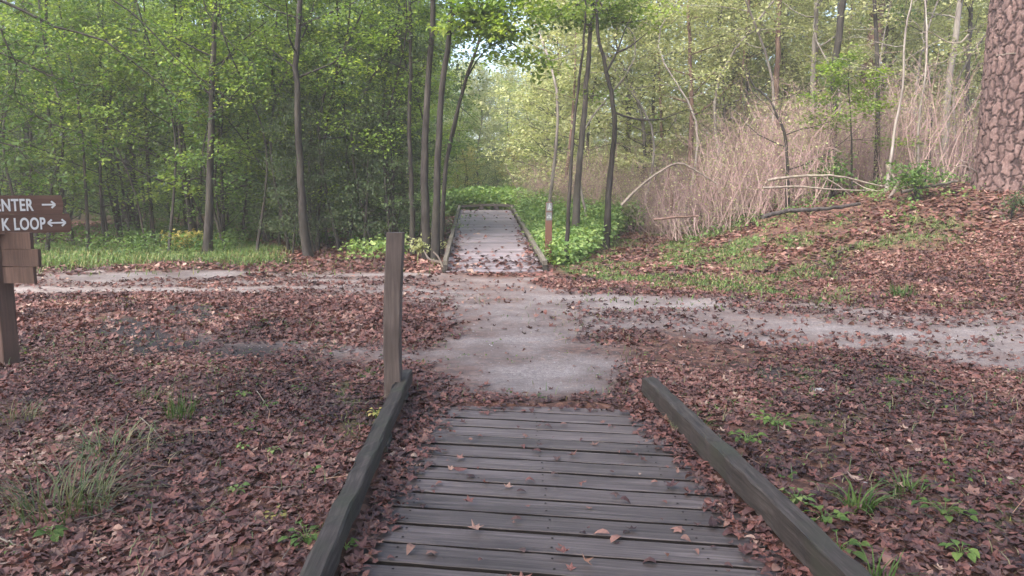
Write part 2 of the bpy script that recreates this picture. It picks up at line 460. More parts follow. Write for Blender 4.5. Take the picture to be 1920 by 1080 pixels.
# ------------------------------------------------------------------ ground sheet
xs = np.unique(np.round(np.concatenate([np.arange(-9, 11, .09), np.arange(-9, -30, -.5), np.arange(11, 30, .5), -30 - np.geomspace(1, 160, 24), 30 + np.geomspace(1, 160, 24)]), 4))
ys = np.unique(np.round(np.concatenate([np.arange(0.5, 12, .07), np.arange(12, 30, .16), np.arange(30, 60, .8), 60 + np.geomspace(1, 180, 24), 0.5 - np.geomspace(.1, 60, 26)]), 4))
GX, GY = np.meshgrid(xs, ys)
GX, GY = GX.ravel(), GY.ravel()
g = Geo(); nx = len(xs)
i, j = np.meshgrid(np.arange(len(ys) - 1), np.arange(nx - 1), indexing='ij')
q = (i * nx + j).ravel()
g.add(np.stack([GX, GY, gh(GX, GY)], 1), np.stack([q, q + 1, q + nx + 1, q + nx], 1))
ground = g.obj('ground', M['ground'], smooth=True)
tag(ground, kind='structure')
for nm, fn in (('sand', sand_amt), ('mud', mud_amt), ('green', lambda x, y: np.maximum(np.maximum(green_amt(x, y) * .6, moss_amt(x, y)), .85 * sm((np.hypot(x, y) - 32) / 14)))):
    a_ = ground.data.attributes.new(nm, 'FLOAT', 'POINT'); a_.data.foreach_set('value', fn(GX, GY).astype(np.float32))

# ------------------------------------------------------------------ haze in the air
hz = Geo()
hx0, hx1, hy0, hy1, hz0, hz1 = -198.0, 198.0, -66.0, 248.0, -2.5, 27.0
hv = [[x, y, z] for z in (hz0, hz1) for x, y in ((hx0, hy0), (hx1, hy0), (hx1, hy1), (hx0, hy1))]
hz.add(hv, [[0, 3, 2, 1], [4, 5, 6, 7], [0, 1, 5, 4], [1, 2, 6, 5], [2, 3, 7, 6], [3, 0, 4, 7]])
hm = bpy.data.materials.new('haze'); hm.use_nodes = True
hm.node_tree.nodes.remove(hm.node_tree.nodes['Principled BSDF'])
pv = hm.node_tree.nodes.new('ShaderNodeVolumePrincipled')
pv.inputs['Density'].default_value = 0.0024; pv.inputs['Color'].default_value = (.97, .96, .93, 1); pv.inputs['Anisotropy'].default_value = .3
hm.node_tree.links.new(pv.outputs[0], hm.node_tree.nodes['Material Output'].inputs['Volume'])
ho = hz.obj('haze', hm); tag(ho, kind='stuff')

# ------------------------------------------------------------------ near boardwalk
def box_mesh(name, L, W, T, mat, seg=10, bev=.006, warp=.003, seed=0, along='x', chip=.0):
    """a bevelled, slightly warped timber lying along x"""
    r = np.random.default_rng(seed)
    prof = np.array([[-W / 2, -T / 2 + bev], [-W / 2 + bev, -T / 2], [W / 2 - bev, -T / 2], [W / 2, -T / 2 + bev],
                     [W / 2, T / 2 - bev], [W / 2 - bev, T / 2], [-W / 2 + bev, T / 2], [-W / 2, T / 2 - bev]])
    xs_ = np.linspace(-L / 2, L / 2, seg + 1)
    V = []
    for k, x in enumerate(xs_):
        p = prof + r.normal(0, warp * .4, prof.shape) + r.normal(0, warp, (1, 2)) * np.array([1, .6])
        if chip and r.random() < .6: p[5] += [-chip * r.random(), -chip * r.random()]
        V += [[x + (r.normal(0, .004) if k in (0, seg) else 0), a_, b_] for a_, b_ in p]
    V = np.array(V); Q = []
    for k in range(seg):
        for q_ in range(8):
            Q.append([k * 8 + q_, k * 8 + (q_ + 1) % 8, (k + 1) * 8 + (q_ + 1) % 8, (k + 1) * 8 + q_])
    g = Geo(); g.add(V, np.array(Q))
    g.add(V[:8], np.array([list(range(7, -1, -1))])); g.add(V[-8:], np.array([list(range(8))]))
    return g.mesh(name, mat)

SKEW = math.atan(-0.157)
walk = thing('boardwalk', (0, 0, 0), 'weathered plank boardwalk in the foreground, running up to the sandy trail junction', 'boardwalk')
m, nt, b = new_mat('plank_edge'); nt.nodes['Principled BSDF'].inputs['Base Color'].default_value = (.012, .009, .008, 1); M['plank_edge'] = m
def gap_shade_edges(me):       # gap shade painted near-black on the long sides and undersides of the boards
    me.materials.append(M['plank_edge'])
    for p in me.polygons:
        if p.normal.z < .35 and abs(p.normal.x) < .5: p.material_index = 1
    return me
pm = [gap_shade_edges(m_) for m_ in [box_mesh('plank', 1.0, .166, .038, M['plank'], seg=14, bev=.003, warp=.0010, seed=s, chip=.005) for s in range(7)]]
NEAR_END = 5.42
yc = NEAR_END - .1; k = 0
while yc > -1.6:
    # ends where the skewed plank meets the two kerbs
    xl = rail_l(yc) + .035; xr = rail_r(yc) - .035
    L = (xr - xl) / math.cos(SKEW)
    o = link('plank', pm[k % 7], walk)
    xm = (xl + xr) / 2
    o.location = (xm, yc + (xm - .2) * math.tan(SKEW), -.02 + random.uniform(-.003, .003))
    o.rotation_euler = (random.uniform(-.012, .012), random.uniform(-.002, .002), SKEW + random.uniform(-.004, .004) + (math.pi if k % 2 else 0))
    o.scale = (L, random.uniform(.985, 1.015), 1)
    yc -= .1925; k += 1
def nails():
    g_ = Geo(); a_ = np.arange(6) * math.pi / 3
    for o_ in [c_ for c_ in walk.children if c_.name.startswith('plank')]:
        for x_ in (-.47, .20, .86):
            for dy in (-.045, .045):
                px_ = x_ - o_.location.y * .008 + random.uniform(-.008, .008); py_ = o_.location.y + (px_ - o_.location.x) * math.tan(SKEW) + dy
                V_ = np.stack([px_ + .0065 * np.cos(a_), py_ + .0065 * np.sin(a_), np.full(6, .0035)], 1)
                g_.add(np.vstack([V_, [[px_, py_, .0055]]]), np.stack([np.arange(6), (np.arange(6) + 1) % 6, np.full(6, 6)], 1))
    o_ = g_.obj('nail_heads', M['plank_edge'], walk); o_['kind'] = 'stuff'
nails()
def timber(name, p0, p1, W, T, mat, parent, seed, seg=16, chip=.0, warp=.003, bev=.008):
    p0, p1 = np.array(p0, float), np.array(p1, float)
    d = p1 - p0; L = float(np.linalg.norm(d))
    o = link(name, box_mesh(name, L, W, T, mat, seg, bev, warp, seed, chip=chip), parent)
    o.location = (p0 + p1) / 2
    o.rotation_euler = (0, -math.asin(d[2] / L), math.atan2(d[1], d[0]))
    return o
# joists under the boards, kerbs on short blocks along both sides
for x in (-.45, .25, .9):
    timber('joist', (x, -1.6, -.1), (x - .05, 5.1, -.1), .05, .12, M['rail'], walk, 3, 4)
zt = .155
timber('kerb_rail', (rail_l(-1.5) - .045, -1.5, zt - .045), (rail_l(5.8) - .045, 5.8, zt - .035), .088, .11, M['rail'], walk, 5, 60, chip=.014, warp=.004)
timber('kerb_rail', (rail_r(-1.5) + .05, -1.5, zt - .055), (rail_r(5.7) + .05, 5.7, zt - .075), .095, .14, M['rail'], walk, 6, 60, chip=.014, warp=.004)
for s, fn in ((-1, rail_l), (1, rail_r)):
    for y in (-.9, .9, 2.7, 4.5, 5.5):
        timber('kerb_block', (fn(y) + s * .047, y - .12, .0), (fn(y) + s * .047, y + .12, .0), .08, .10, M['rail'], walk, 7, 2)

# ------------------------------------------------------------------ far boardwalk
far = thing('boardwalk', (0, 0, 0), 'pale grey boardwalk rising straight ahead beyond the junction, leaves strewn over its start', 'boardwalk')
fm = [box_mesh('plank', 1.9, .178, .04, M['far_plank'], seg=4, warp=.002, seed=40 + s) for s in range(3)]
yc = FAR0 + .02; k = 0
def far_z(Y): return FSL * (min(Y, FAR1) - FAR0) + .03
while yc < FAR1 + 1.6:
    o = link('plank', fm[k % 3], far)
    o.location = (deck_axis(yc), yc, far_z(yc) - .02 + random.uniform(-.003, .003))
    o.rotation_euler = (math.atan(FSL) if yc < FAR1 else 0, 0, .049 + random.uniform(-.004, .004))
    yc += .192; k += 1
for s in (-1, 1):
    x0, x1 = deck_axis(FAR0) + s * .97, deck_axis(FAR1 + (0 if s > 0 else 1)) + s * .97
    y1 = FAR1 + (0 if s > 0 else 1)
    timber('kerb_rail', (x0, FAR0 - .1, .19), (x1, y1, far_z(y1) + .16), .09, .09, M['rail_pale'], far, 8 + s, 30, chip=.01)
    timber('stringer', (x0 + s * .02, FAR0 - .1, -.03), (x1 + s * .02, y1, far_z(y1) - .07), .07, .16, M['rail'], far, 18 + s, 10)
    for q_ in range(8):
        y = FAR0 + .02 + q_ * 1.8
        timber('kerb_block', (deck_axis(y) + s * .97, y - .1, far_z(y) + .06), (deck_axis(y) + s * .97, y + .1, far_z(y) + .07), .085, .14, M['rail'], far, 9, 2)
# the kerb swings across the far end where the walk bends away
pts = [(deck_axis(FAR1) + .97, FAR1, 1.0), (.05, FAR1 + 1.0, 1.03), (-.6, FAR1 + 1.5, 1.05), (-1.2, FAR1 + 1.55, 1.04), (-1.95, FAR1 + 1.4, 1.0)]
for a_, b_ in zip(pts[:-1], pts[1:]):
    timber('kerb_rail', a_, b_, .09, .1, M['rail'], far, 11, 4)
for p in pts[1:-1]:
    timber('kerb_block', (p[0] - .1, p[1], p[2] - .1), (p[0] + .1, p[1], p[2] - .1), .09, .14, M['rail'], far, 12, 2)

# ------------------------------------------------------------------ posts and sign
def post_mesh(name, pts, W, D, mat, seed=0, seg=14, top_slope=.0):
    g = Geo(); r = np.random.default_rng(seed)
    P = smooth_path(pts, seg); b_ = .008
    prof = np.array([[-W / 2, -D / 2 + b_], [-W / 2 + b_, -D / 2], [W / 2 - b_, -D / 2], [W / 2, -D / 2 + b_], [W / 2, D / 2 - b_], [W / 2 - b_, D / 2], [-W / 2 + b_, D / 2], [-W / 2, D / 2 - b_]])
    V = []
    for p in P:
        pr = prof + r.normal(0, .0015, prof.shape)
        V += [[p[0] + a_, p[1] + c_, p[2] + (top_slope * a_ if p is P[-1] else 0)] for a_, c_ in pr]
    V = np.array(V); Q = [[k * 8 + q_, k * 8 + (q_ + 1) % 8, (k + 1) * 8 + (q_ + 1) % 8, (k + 1) * 8 + q_] for k in range(seg - 1) for q_ in range(8)]
    g.add(V, np.array(Q)); g.add(V[-8:], np.array([list(range(8))]))
    return g
p0 = ground_at(739, 750)
top = at(742, 436, p0[1])
g = post_mesh('wooden_post', [(0, 0, -.3), (-.002, 0, .5), (top[0] - p0[0], 0, top[2] - p0[2])], .122, .10, M['post_grey'], 2, top_slope=.05)
o = g.obj('wooden_post', M['post_grey']); o.location = p0
tag(o, 'bare weathered square wooden post at the left rail end of the near boardwalk', 'post')

p0 = ground_at(1027, 497)
mk = thing('trail_marker_post', p0, 'slim brown trail marker with grey symbol stickers beside the start of the far boardwalk', 'trail marker')
top = at(1030, 379, p0[1]); lean = top[0] - p0[0]; hh = top[2] - p0[2]
g = post_mesh('post', [(0, 0, -.2), (lean, 0, hh)], .145, .05, M['marker'], 3, 6)
g.obj('post', M['marker'], mk)
for k, (zc, hz) in enumerate(((hh - .10, .085), (hh - .30, .085))):
    g = Geo(); x = lean * zc / hh; w_ = .062
    g.add([[x - w_, -.031, zc - hz], [x + w_, -.031, zc - hz], [x + w_, -.031, zc + hz], [x - w_, -.031, zc + hz],
           [x - w_, -.026, zc - hz], [x + w_, -.026, zc - hz], [x + w_, -.026, zc + hz], [x - w_, -.026, zc + hz]],
          [[0, 1, 2, 3], [4, 5, 1, 0], [3, 2, 6, 7], [0, 3, 7, 4], [1, 5, 6, 2]])
    st = g.obj('sticker', M['sticker'], mk)
    g = Geo()
    def disc(cx, cz, r, n=10):
        a_ = np.arange(n) * 2 * math.pi / n
        g.add(np.stack([x + cx + r * np.cos(a_), np.full(n, -.034), zc + cz + r * np.sin(a_)], 1), [list(range(n))])
    def bar(x0, z0, x1, z1, w=.010):
        dx, dz = x1 - x0, z1 - z0; l = math.hypot(dx, dz); ox, oz = -dz / l * w, dx / l * w
        g.add([[x + x0 + ox, -.034, zc + z0 + oz], [x + x1 + ox, -.034, zc + z1 + oz], [x + x1 - ox, -.034, zc + z1 - oz], [x + x0 - ox, -.034, zc + z0 - oz]], [[0, 3, 2, 1]])
    if k == 0:      # walker
        disc(.005, .06, .014); bar(.003, .045, -.004, .002, .013); bar(-.004, .004, -.026, -.055); bar(-.004, .004, .022, -.055); bar(.003, .036, .028, .01, .006); bar(.03, .03, .036, -.055, .004)
    else:           # bicycle
        disc(-.028, -.02, .021); disc(.028, -.02, .021); bar(-.028, -.02, -.004, .03, .006); bar(-.004, .03, .028, -.02, .006); bar(.02, .03, .028, -.02, .006)
    g.obj('symbol', M['pale_grey'], st)

# sign: post with two lettered boards facing the walk and three blank boards on another face
SP = ground_at(18, 684)
sg = thing('direction_sign', SP, 'brown wooden direction sign with white lettering and arrows on stacked boards', 'sign')
lx, ly, _ = SP
Wp = .135
pg = post_mesh('post', [(0, 0, -.3), (0, 0, 1.505)], Wp, .14, M['post_brown'], 5)
pg.obj('post', M['post_brown'], sg).rotation_euler = (0, 0, math.radians(50))
BA = math.radians(50)                       # direction of the lettered boards, from +x to +y
def board(xa, xb, z0, z1, ang, off, name='board', pointed=0.0, mat='board_brown', drop=0.0, seed=0):
    """a plank from xa to xb along a direction, its face towards the camera; returns the object with text space x, z"""
    g = Geo(); t = .02; e = .004; n = 8
    r = np.random.default_rng(seed)
    outline = [(xa, z0), (xb, z0 + drop), (xb + pointed, (z0 + z1) / 2), (xb, z1), (xa, z1)]
    ol = [(x + r.normal(0, .0015), z + r.normal(0, .0015)) for x, z in outline]
    V = [[x, -t, z] for x, z in ol] + [[x, t, z] for x, z in ol]
    V = np.array(V); n = 5
    g.add(V, [[0, 1, 2, 3, 4]]); g.add(V, [[9, 8, 7, 6, 5]])
    g.add(V, [[k, k + n, (k + 1) % n + n, (k + 1) % n] for k in range(n)])
    o = g.obj(name, M[mat], sg)
    o.location = (off[0], off[1], 0); o.rotation_euler = (0, 0, ang)
    return o
offx = (.070, -.059)
b1 = board(-.8, .49, 1.350, 1.515, BA, offx, pointed=.012, seed=1)
b2 = board(-.8, .545, 1.181, 1.346, BA, offx, pointed=.015, seed=2)
def letters(txt, parent, x0, zb, h, width):
    cu = bpy.data.curves.new('lettering', 'FONT'); cu.body = txt; cu.size = 1; cu.extrude = 0.003; cu.offset = .022
    cu.space_character = 1.08
    tmp = bpy.data.objects.new('tmp', cu); sc.collection.objects.link(tmp)
    dg = bpy.context.evaluated_depsgraph_get(); me = bpy.data.meshes.new_from_object(tmp.evaluated_get(dg))
    bpy.data.objects.remove(tmp)
    n = len(me.vertices); co = np.empty(n * 3, np.float32); me.vertices.foreach_get('co', co); co = co.reshape(-1, 3)
    mn, mx = co.min(0), co.max(0)
    out = np.empty_like(co)
    out[:, 0] = x0 + (co[:, 0] - mn[0]) / (mx[0] - mn[0]) * width
    out[:, 2] = zb + (co[:, 1] - mn[1]) / (mx[1] - mn[1]) * h
    out[:, 1] = -.0225 - co[:, 2]
    me.vertices.foreach_set('co', out.ravel()); me.materials.clear(); me.materials.append(M['white']); me.name = 'lettering'; me.update()
    return link('lettering', me, parent)
def arrow(parent, x0, x1, z, both):
    g = Geo()
    def bar(ax, az, bx, bz, w=.0075):
        dx, dz = bx - ax, bz - az; l = math.hypot(dx, dz); ox, oz = -dz / l * w, dx / l * w
        V = [[ax + ox, -.0245, az + oz], [bx + ox, -.0245, bz + oz], [bx - ox, -.0245, bz - oz], [ax - ox, -.0245, az - oz]]
        V += [[v[0], -.0195, v[2]] for v in V]
        g.add(V, [[0, 3, 2, 1], [0, 1, 5, 4], [1, 2, 6, 5], [2, 3, 7, 6], [3, 0, 4, 7]])
    bar(x0, z, x1, z)
    bar(x1 + .002, z, x1 - .030, z + .030); bar(x1 + .002, z, x1 - .030, z - .030)
    if both: bar(x0 - .002, z, x0 + .030, z + .030); bar(x0 - .002, z, x0 + .030, z - .030)
    return g.obj('arrow', M['white'], parent)
letters('CENTER', b1, -.115, 1.377, .110, .371)
arrow(b1, .325, .432, 1.432, False)
letters('K LOOP', b2, .0, 1.209, .110, .342)
arrow(b2, .365, .508, 1.266, True)
# three smaller blank boards below, on the other face
for k, (xr_, z0, z1) in enumerate(((.325, 1.05, 1.195), (.385, .895, 1.045), (.33, .745, .89))):
    board(-.05, xr_, z0, z1, math.radians(-4), (.0, -.03), seed=5 + k, mat='post_brown')

# ------------------------------------------------------------------ litter, grass and other ground cover
ovals = [oval_leaf(.35, .2, .27), oval_leaf(.6, .3, .33), oval_leaf(-.35, .4, .22), oval_leaf(.2, .6, .30)]
lobes = [lobed_leaf(.45, 1), lobed_leaf(-.5, 2), lobed_leaf(.8, 3), lobed_leaf(.6, 4)]
def surf(X, Y):
    z = gh(X, Y)
    nearm = in_near(X, Y, -.02)
    z = np.where(nearm, .004, z)
    fx = np.abs(X - deck_axis(Y))
    farm = (fx < .93) & (Y > FAR0 - .08) & (Y < FAR1 + 1.4)
    return np.where(farm, FSL * (np.minimum(Y, FAR1) - FAR0) + .036, z)
def litter_density(X, Y):
    d = (1 - sand_amt(X, Y)) ** 1.6
    patch = sm((fbm(X, Y, .9, 61) - .22) / .3)
    base = .10 + .90 * patch * (.55 + .45 * sm((fbm(X, Y, 3.2, 64) - .3) / .25))
    d = d * base
    # open sand near the walk is almost bare
    j = sm(sdist(SAND[0], X, Y) / .35 + .3)
    d = d * (1 - j * .86)
    d = d * (1 - .82 * mud_amt(X, Y)) * (1 - .75 * moss_amt(X, Y)) * (1 - .62 * green_amt(X, Y))
    # near deck: thick along the kerbs, a few in the middle
    m = in_near(X, Y, 0)
    dl, dr = X - rail_l(Y), rail_r(Y) - X
    wl = .08 + .09 * sm((Y - 2.8) / 1.2) + .09 * fbm(Y * 0, Y, 1.1, 71) + .12 * sm((Y - 3.8) / 1.6)
    wr = .12 + .15 * fbm(Y * 0 + 5, Y, 1.1, 72) + .02 * sm((Y - 3.8) / 1.6)
    e = np.maximum(sm(1.25 - dl / wl), sm(1.25 - dr / wr))
    e = np.maximum(e, .25 * sm((Y - 5.15) / .2))
    d = np.where(m, e * .85 + .012, d)
    # far deck
    fx = np.abs(X - deck_axis(Y))
    farm = (fx < 1.0) & (Y > FAR0 - .3) & (Y < FAR1 + 1.4)
    fd = .26 * sm((18.5 - Y) / 3.5) + .012 + .5 * sm((fx - .62) / .3) * sm((24 - Y) / 6)
    d = np.where(farm, fd, d)
    onk = ((X > rail_l(Y) - .1) & (X < rail_l(Y))) | ((X > rail_r(Y)) & (X < rail_r(Y) + .1))
    d = np.where(onk & (Y < 5.8), 0, d)
    return d
def sample(x0, x1, y0, y1, n, dens, keep=None):
    X, Y = rng.uniform(x0, x1, n), rng.uniform(y0, y1, n)
    ok = np.abs(X) < 1.0 * np.maximum(Y, 0) * .72 + 2.2
    X, Y = X[ok], Y[ok]
    k = rng.random(len(X)) < dens(X, Y)
    return X[k], Y[k]
def litter(geo, X, Y, s0, s1, shapes, tilt=.22, lift=.018):
    n = len(X); which = rng.integers(0, len(shapes), n)
    S = rng.uniform(s0, s1, n) * np.where(rng.random(n) < .12, 1.35, 1)
    Z = surf(X, Y) + .008 + rng.random(n) ** 2 * lift
    col = np.clip(rng.beta(1.9, 2.4, n) * .9 + (fbm(X, Y, 1.2, 81) - .5) * 1.0 + (rng.random(n) < .04) * .4, 0, 1)
    tl = np.where(in_near(X, Y, -.25), tilt * .4, tilt)
    yaw, pi_, ro = rng.uniform(0, 2 * math.pi, n), rng.normal(0, 1, n) * tl, rng.normal(0, 1, n) * tl
    R = rots(yaw, pi_, ro)
    for w in range(len(shapes)):
        k = which == w
        T, TF = shapes[w]
        scatter(geo, T, TF, np.stack([X[k], Y[k], Z[k]], 1), R[k], S[k], col[k])
g = Geo()
X, Y = sample(-6.5, 6.5, 1.3, 7.5, 150000, litter_density)
flat = in_near(X, Y)
litter(g, X, Y, .022, .072, ovals + ovals[:2] + lobes)
X, Y = sample(-11, 11, 7.5, 13.5, 115000, litter_density)
litter(g, X, Y, .05, .085, [ovals[1], lobes[0]], .4, .03)
n_near = g.n
o = g.obj('leaf_litter', M['litter']); tag(o, 'rust brown fallen leaves covering the ground and the boardwalk edges', 'leaf litter', kind='stuff')
g = Geo()
T4 = (np.array([[-.5, 0, 0], [0, .35, .12], [.5, 0, .02], [0, -.35, .1]]), np.array([[0, 2, 1], [0, 3, 2]]))
X, Y = sample(-22, 22, 13.5, 30, 150000, litter_density)
litter(g, X, Y, .08, .14, [T4], .35, .02)
o = g.obj('leaf_litter', M['litter']); tag(o, 'brown leaf litter on the bank and forest floor behind the trail', 'leaf litter', kind='stuff')
# pine straw round the trunk on the right and thinly on the bank
g = Geo()
Tn = (np.array([[-.5, -.012, 0], [.5, -.008, .03], [.5, .008, .03], [-.5, .012, 0]]), np.array([[0, 1, 2, 3]]))
def straw_d(X, Y): return sm((X - 3.2) / 4) * sm((Y - 9.5) / 3) * .9 + .04 - .035 * in_near(X, Y)
X, Y = sample(-6, 16, 2, 19, 60000, straw_d)
n = len(X)
scatter(g, *Tn, np.stack([X, Y, surf(X, Y) + .03 + rng.random(n) * .03], 1), rots(rng.uniform(0, 6.3, n), rng.normal(0, .15, n), rng.normal(0, .5, n)), rng.uniform(.08, .18, n), rng.random(n))
o = g.obj('pine_straw', M['needle']); tag(o, 'dry orange pine needles strewn over the bank around the pine', 'pine straw', kind='stuff')
# pebbles on the trail
g = Geo()
T6 = (np.array([[1, 0, 0], [0, .8, 0], [-1, 0, 0], [0, -.8, 0], [0, 0, .6]]) * .5, np.array([[0, 1, 4], [1, 2, 4], [2, 3, 4], [3, 0, 4]]))
def peb_d(X, Y): return (.15 + .6 * sand_amt(X, Y)) * (~in_near(X, Y, .1))
X, Y = sample(-7, 7, 2, 12, 26000, peb_d); n = len(X)
scatter(g, *T6, np.stack([X, Y, surf(X, Y) + .001], 1), rots(rng.uniform(0, 6.3, n), rng.normal(0, .2, n), rng.normal(0, .2, n)), rng.uniform(.005, .013, n) * np.where(rng.random(n) < .06, 2.6, 1), rng.random(n))
o = g.obj('gravel', M['stone']); tag(o, 'small pale pebbles scattered over the sandy trail', 'gravel', kind='stuff')

def blades(geo, X, Y, Z, h0, h1, lean=.5, wid=.006, col=None, seg=3, az=None):
    n = len(X)
    H = rng.uniform(h0, h1, n); az = rng.uniform(0, 2 * math.pi, n) if az is None else az
    L = np.abs(rng.normal(lean, .3, n)); t = np.linspace(0, 1, seg + 1)
    dx, dy = np.cos(az), np.sin(az)
    col = rng.random(n) if col is None else col
    V = np.empty((n, 2 * seg + 1, 3))
    for k, tt in enumerate(t):
        hor = H * L * tt ** 1.8; ver = H * (tt - .45 * np.minimum(L, 1.4) * tt ** 2.4)
        cx, cy, cz = X + dx * hor, Y + dy * hor, Z + ver
        w = wid * (1 - tt) ** .6 * .5
        wob = rng.normal(0, .15, n)
        px, py = -dy, dx
        if k < seg:
            V[:, 2 * k] = np.stack([cx - px * w, cy - py * w, cz], 1); V[:, 2 * k + 1] = np.stack([cx + px * w, cy + py * w, cz], 1)
        else: V[:, 2 * seg] = np.stack([cx, cy, cz], 1)
    T = []
    for k in range(seg - 1): T += [[2 * k, 2 * k + 1, 2 * k + 3], [2 * k, 2 * k + 3, 2 * k + 2]]
    T += [[2 * seg - 2, 2 * seg - 1, 2 * seg]]
    T = np.array(T)
    Fc = (T[None] + (np.arange(n) * (2 * seg + 1))[:, None, None]).reshape(-1, 3)
    geo.add(V.reshape(-1, 3), Fc, np.repeat(col, 2 * seg + 1))
g = Geo()
X, Y = sample(1, 14, 10, 26, 110000, lambda x, y: amount(GREEN[:1], x, y, 1.0, .8, 51) * sm((fbm(x, y, 1.5, 54) - .37) / .22) * .8 + .045)
blades(g, X, Y, gh(X, Y), .03, .13, .9, .018, seg=2)
o = g.obj('grass', M['grass']); tag(o, 'patchy green grass and weeds on the bank right of the junction', 'grass', kind='stuff')
g = Geo()
X, Y = sample(-16, -1.5, 14, 26, 90000, lambda x, y: amount(GREEN[1:], x, y, 1.0, .8, 51) * .9 + .02)
blades(g, X, Y, gh(X, Y), .05, .24, .7, .02, seg=2)
o = g.obj('grass', M['grass']); tag(o, 'strip of green grass along the far edge of the trail at the wood', 'grass', kind='stuff')
g = Geo()
X, Y = sample(-5, 6, 2, 9, 60000, lambda x, y: moss_amt(x, y) * .95)
blades(g, X, Y, gh(X, Y) + .012, .012, .035, .5, .008, seg=1)
o = g.obj('moss', M['moss']); tag(o, 'yellow green moss patches between the fallen leaves', 'moss', kind='stuff')

g = Geo()
X, Y = sample(-6.5, 6.5, 2, 11, 9000, lambda x, y: (fbm(x, y, 1.0, 88) > .56) * .8 * (1 - sand_amt(x, y)) * (~in_near(x, y, .15)))
blades(g, X, Y, gh(X, Y) + .005, .03, .13, .9, .006, seg=3)
o = g.obj('grass', M['dry_grass']); tag(o, 'sparse thin grass blades poking through the foreground leaves', 'grass', kind='stuff')
g = Geo()
X, Y = sample(-6.5, 6.5, 2, 11, 2600, lambda x, y: (fbm(x, y, 1.4, 89) > .56) * .8 * (1 - sand_amt(x, y)) * (~in_near(x, y, .15)))
n = len(X) * 5; XX = np.repeat(X, 5) + rng.normal(0, .035, n); YY = np.repeat(Y, 5) + rng.normal(0, .035, n)
To, TFo = oval_leaf(.3, .25, .34)
scatter(g, To, TFo, np.stack([XX, YY, gh(XX, YY) + rng.uniform(.025, .06, n)], 1), rots(rng.uniform(0, 6.28, n), rng.normal(0, .3, n), rng.normal(0, .3, n)), rng.uniform(.012, .032, n), rng.random(n))
o = g.obj('weeds', M['leaf_mid']); tag(o, 'tiny green weeds scattered through the foreground leaves', 'weeds', kind='stuff')

# foreground tufts: each a thing
def tuft(px, py, n, h0, h1, rad, label, mat='grass', lean=.6, wid=.007, name='grass_tuft', cmax=1.0):
    p = ground_at(px, py); g = Geo()
    r_ = rad * np.sqrt(rng.random(n)); a_ = rng.uniform(0, 6.28, n)
    X, Y = p[0] + r_ * np.cos(a_), p[1] + r_ * np.sin(a_)
    blades(g, X, Y, gh(X, Y) - .01, h0, h1, lean, wid, col=rng.random(n) * cmax, seg=5, az=a_ + rng.normal(0, .7, n))
    o = g.obj(name, M[mat], loc=tuple(p)); tag(o, label, 'grass tuft', 'grass tufts growing through the fallen leaves')
tuft(120, 960, 150, .18, .42, .22, 'large grey green grass clump with long arching blades at the lower left', 'dry_grass', 1.0, .007)
tuft(215, 850, 90, .12, .30, .20, 'low sprawling grass clump behind the large arching one at the left', 'dry_grass', 1.1, .006)
tuft(340, 785, 90, .10, .28, .10, 'upright fine green grass tuft left of the near boardwalk', 'grass', .4, .005, cmax=.7)
tuft(285, 745, 60, .05, .14, .14, 'low bright grass patch beside the upright tuft left of the boardwalk', 'grass', .8, .006)
tuft(1610, 955, 46, .10, .22, .07, 'bright green grass tuft with broad blades right of the right kerb rail', 'grass', .8, .012, cmax=.75)
tuft(1700, 925, 36, .06, .15, .08, 'smaller grass tuft just right of the broad bladed one', 'grass', .8, .010, cmax=.8)
tuft(1690, 556, 120, .10, .26, .20, 'round green grass tuft on the far edge of the right hand trail', 'grass', .5, .012, cmax=.6)
tuft(1650, 1100, 24, .10, .2, .05, 'thin blades of grass at the bottom right beside the rail', 'grass', .5, .009, cmax=.7)
tuft(1300, 800, 60, .05, .13, .10, 'sparse grass leaning on the far part of the right kerb rail', 'grass', .9, .006)
tuft(1260, 835, 50, .05, .12, .08, 'yellowing grass on the inner side of the right kerb rail', 'dry_grass', .9, .006)
tuft(30, 790, 60, .10, .25, .16, 'thin dry grass stalks near the foot of the sign post', 'dry_grass', .8, .005)

def seedling(px, py, n, r0, h, label, mat='herb', ls=.035, cat='seedling'):
    p = ground_at(px, py); t = thing('seedling', tuple(p), label, cat, 'green seedlings in the leaf litter')
    g = Geo(); gl = Geo()
    a_ = np.arange(n) * 2.4 + rng.uniform(0, 6); rr = r0 * np.sqrt((np.arange(n) + .6) / n); hh_ = h * rng.uniform(.6, 1.1, n)
    for q_ in range(n):
        e = np.array([rr[q_] * math.cos(a_[q_]), rr[q_] * math.sin(a_[q_]), hh_[q_]])
        tube(g, smooth_path([(0, 0, -.01), e * [.4, .4, .8], e], 4), .0015, 3, cap=False)
    T, TF = oval_leaf(.3, .25, .36); T = T + [.5, 0, 0]
    P = np.stack([rr * np.cos(a_), rr * np.sin(a_), hh_], 1)
    scatter(gl, T, TF, P, rots(a_ + rng.normal(0, .3, n), rng.normal(.1, .2, n), rng.normal(0, .25, n)), rng.uniform(.7, 1.2, n) * ls, rng.random(n) * .6 + .4)
    g.obj('stem', M['herb'], t); gl.obj('leaves', M[mat], t)
seedling(445, 930, 7, .03, .05, 'small bright three-leaved seedling in the litter midway to the left rail')
seedling(455, 845, 5, .03, .04, 'light green seedling above the middle of the left leaf bed')
seedling(512, 852, 6, .03, .04, 'seedling with a rounded leaf cluster nearest the left rail')
seedling(588, 890, 4, .02, .03, 'tiny green sprout close to the outer side of the left rail')
seedling(705, 785, 9, .04, .06, 'yellow green sprout at the outer side of the left rail far part', 'leaf_yellow', .045)
seedling(98, 1015, 8, .04, .05, 'dark seedling in the bottom left corner of the leaf bed', 'leaf_mid', .05)
seedling(520, 970, 7, .05, .03, 'yellowed leafy sprout left of the lower left rail', 'leaf_yellow', .04)
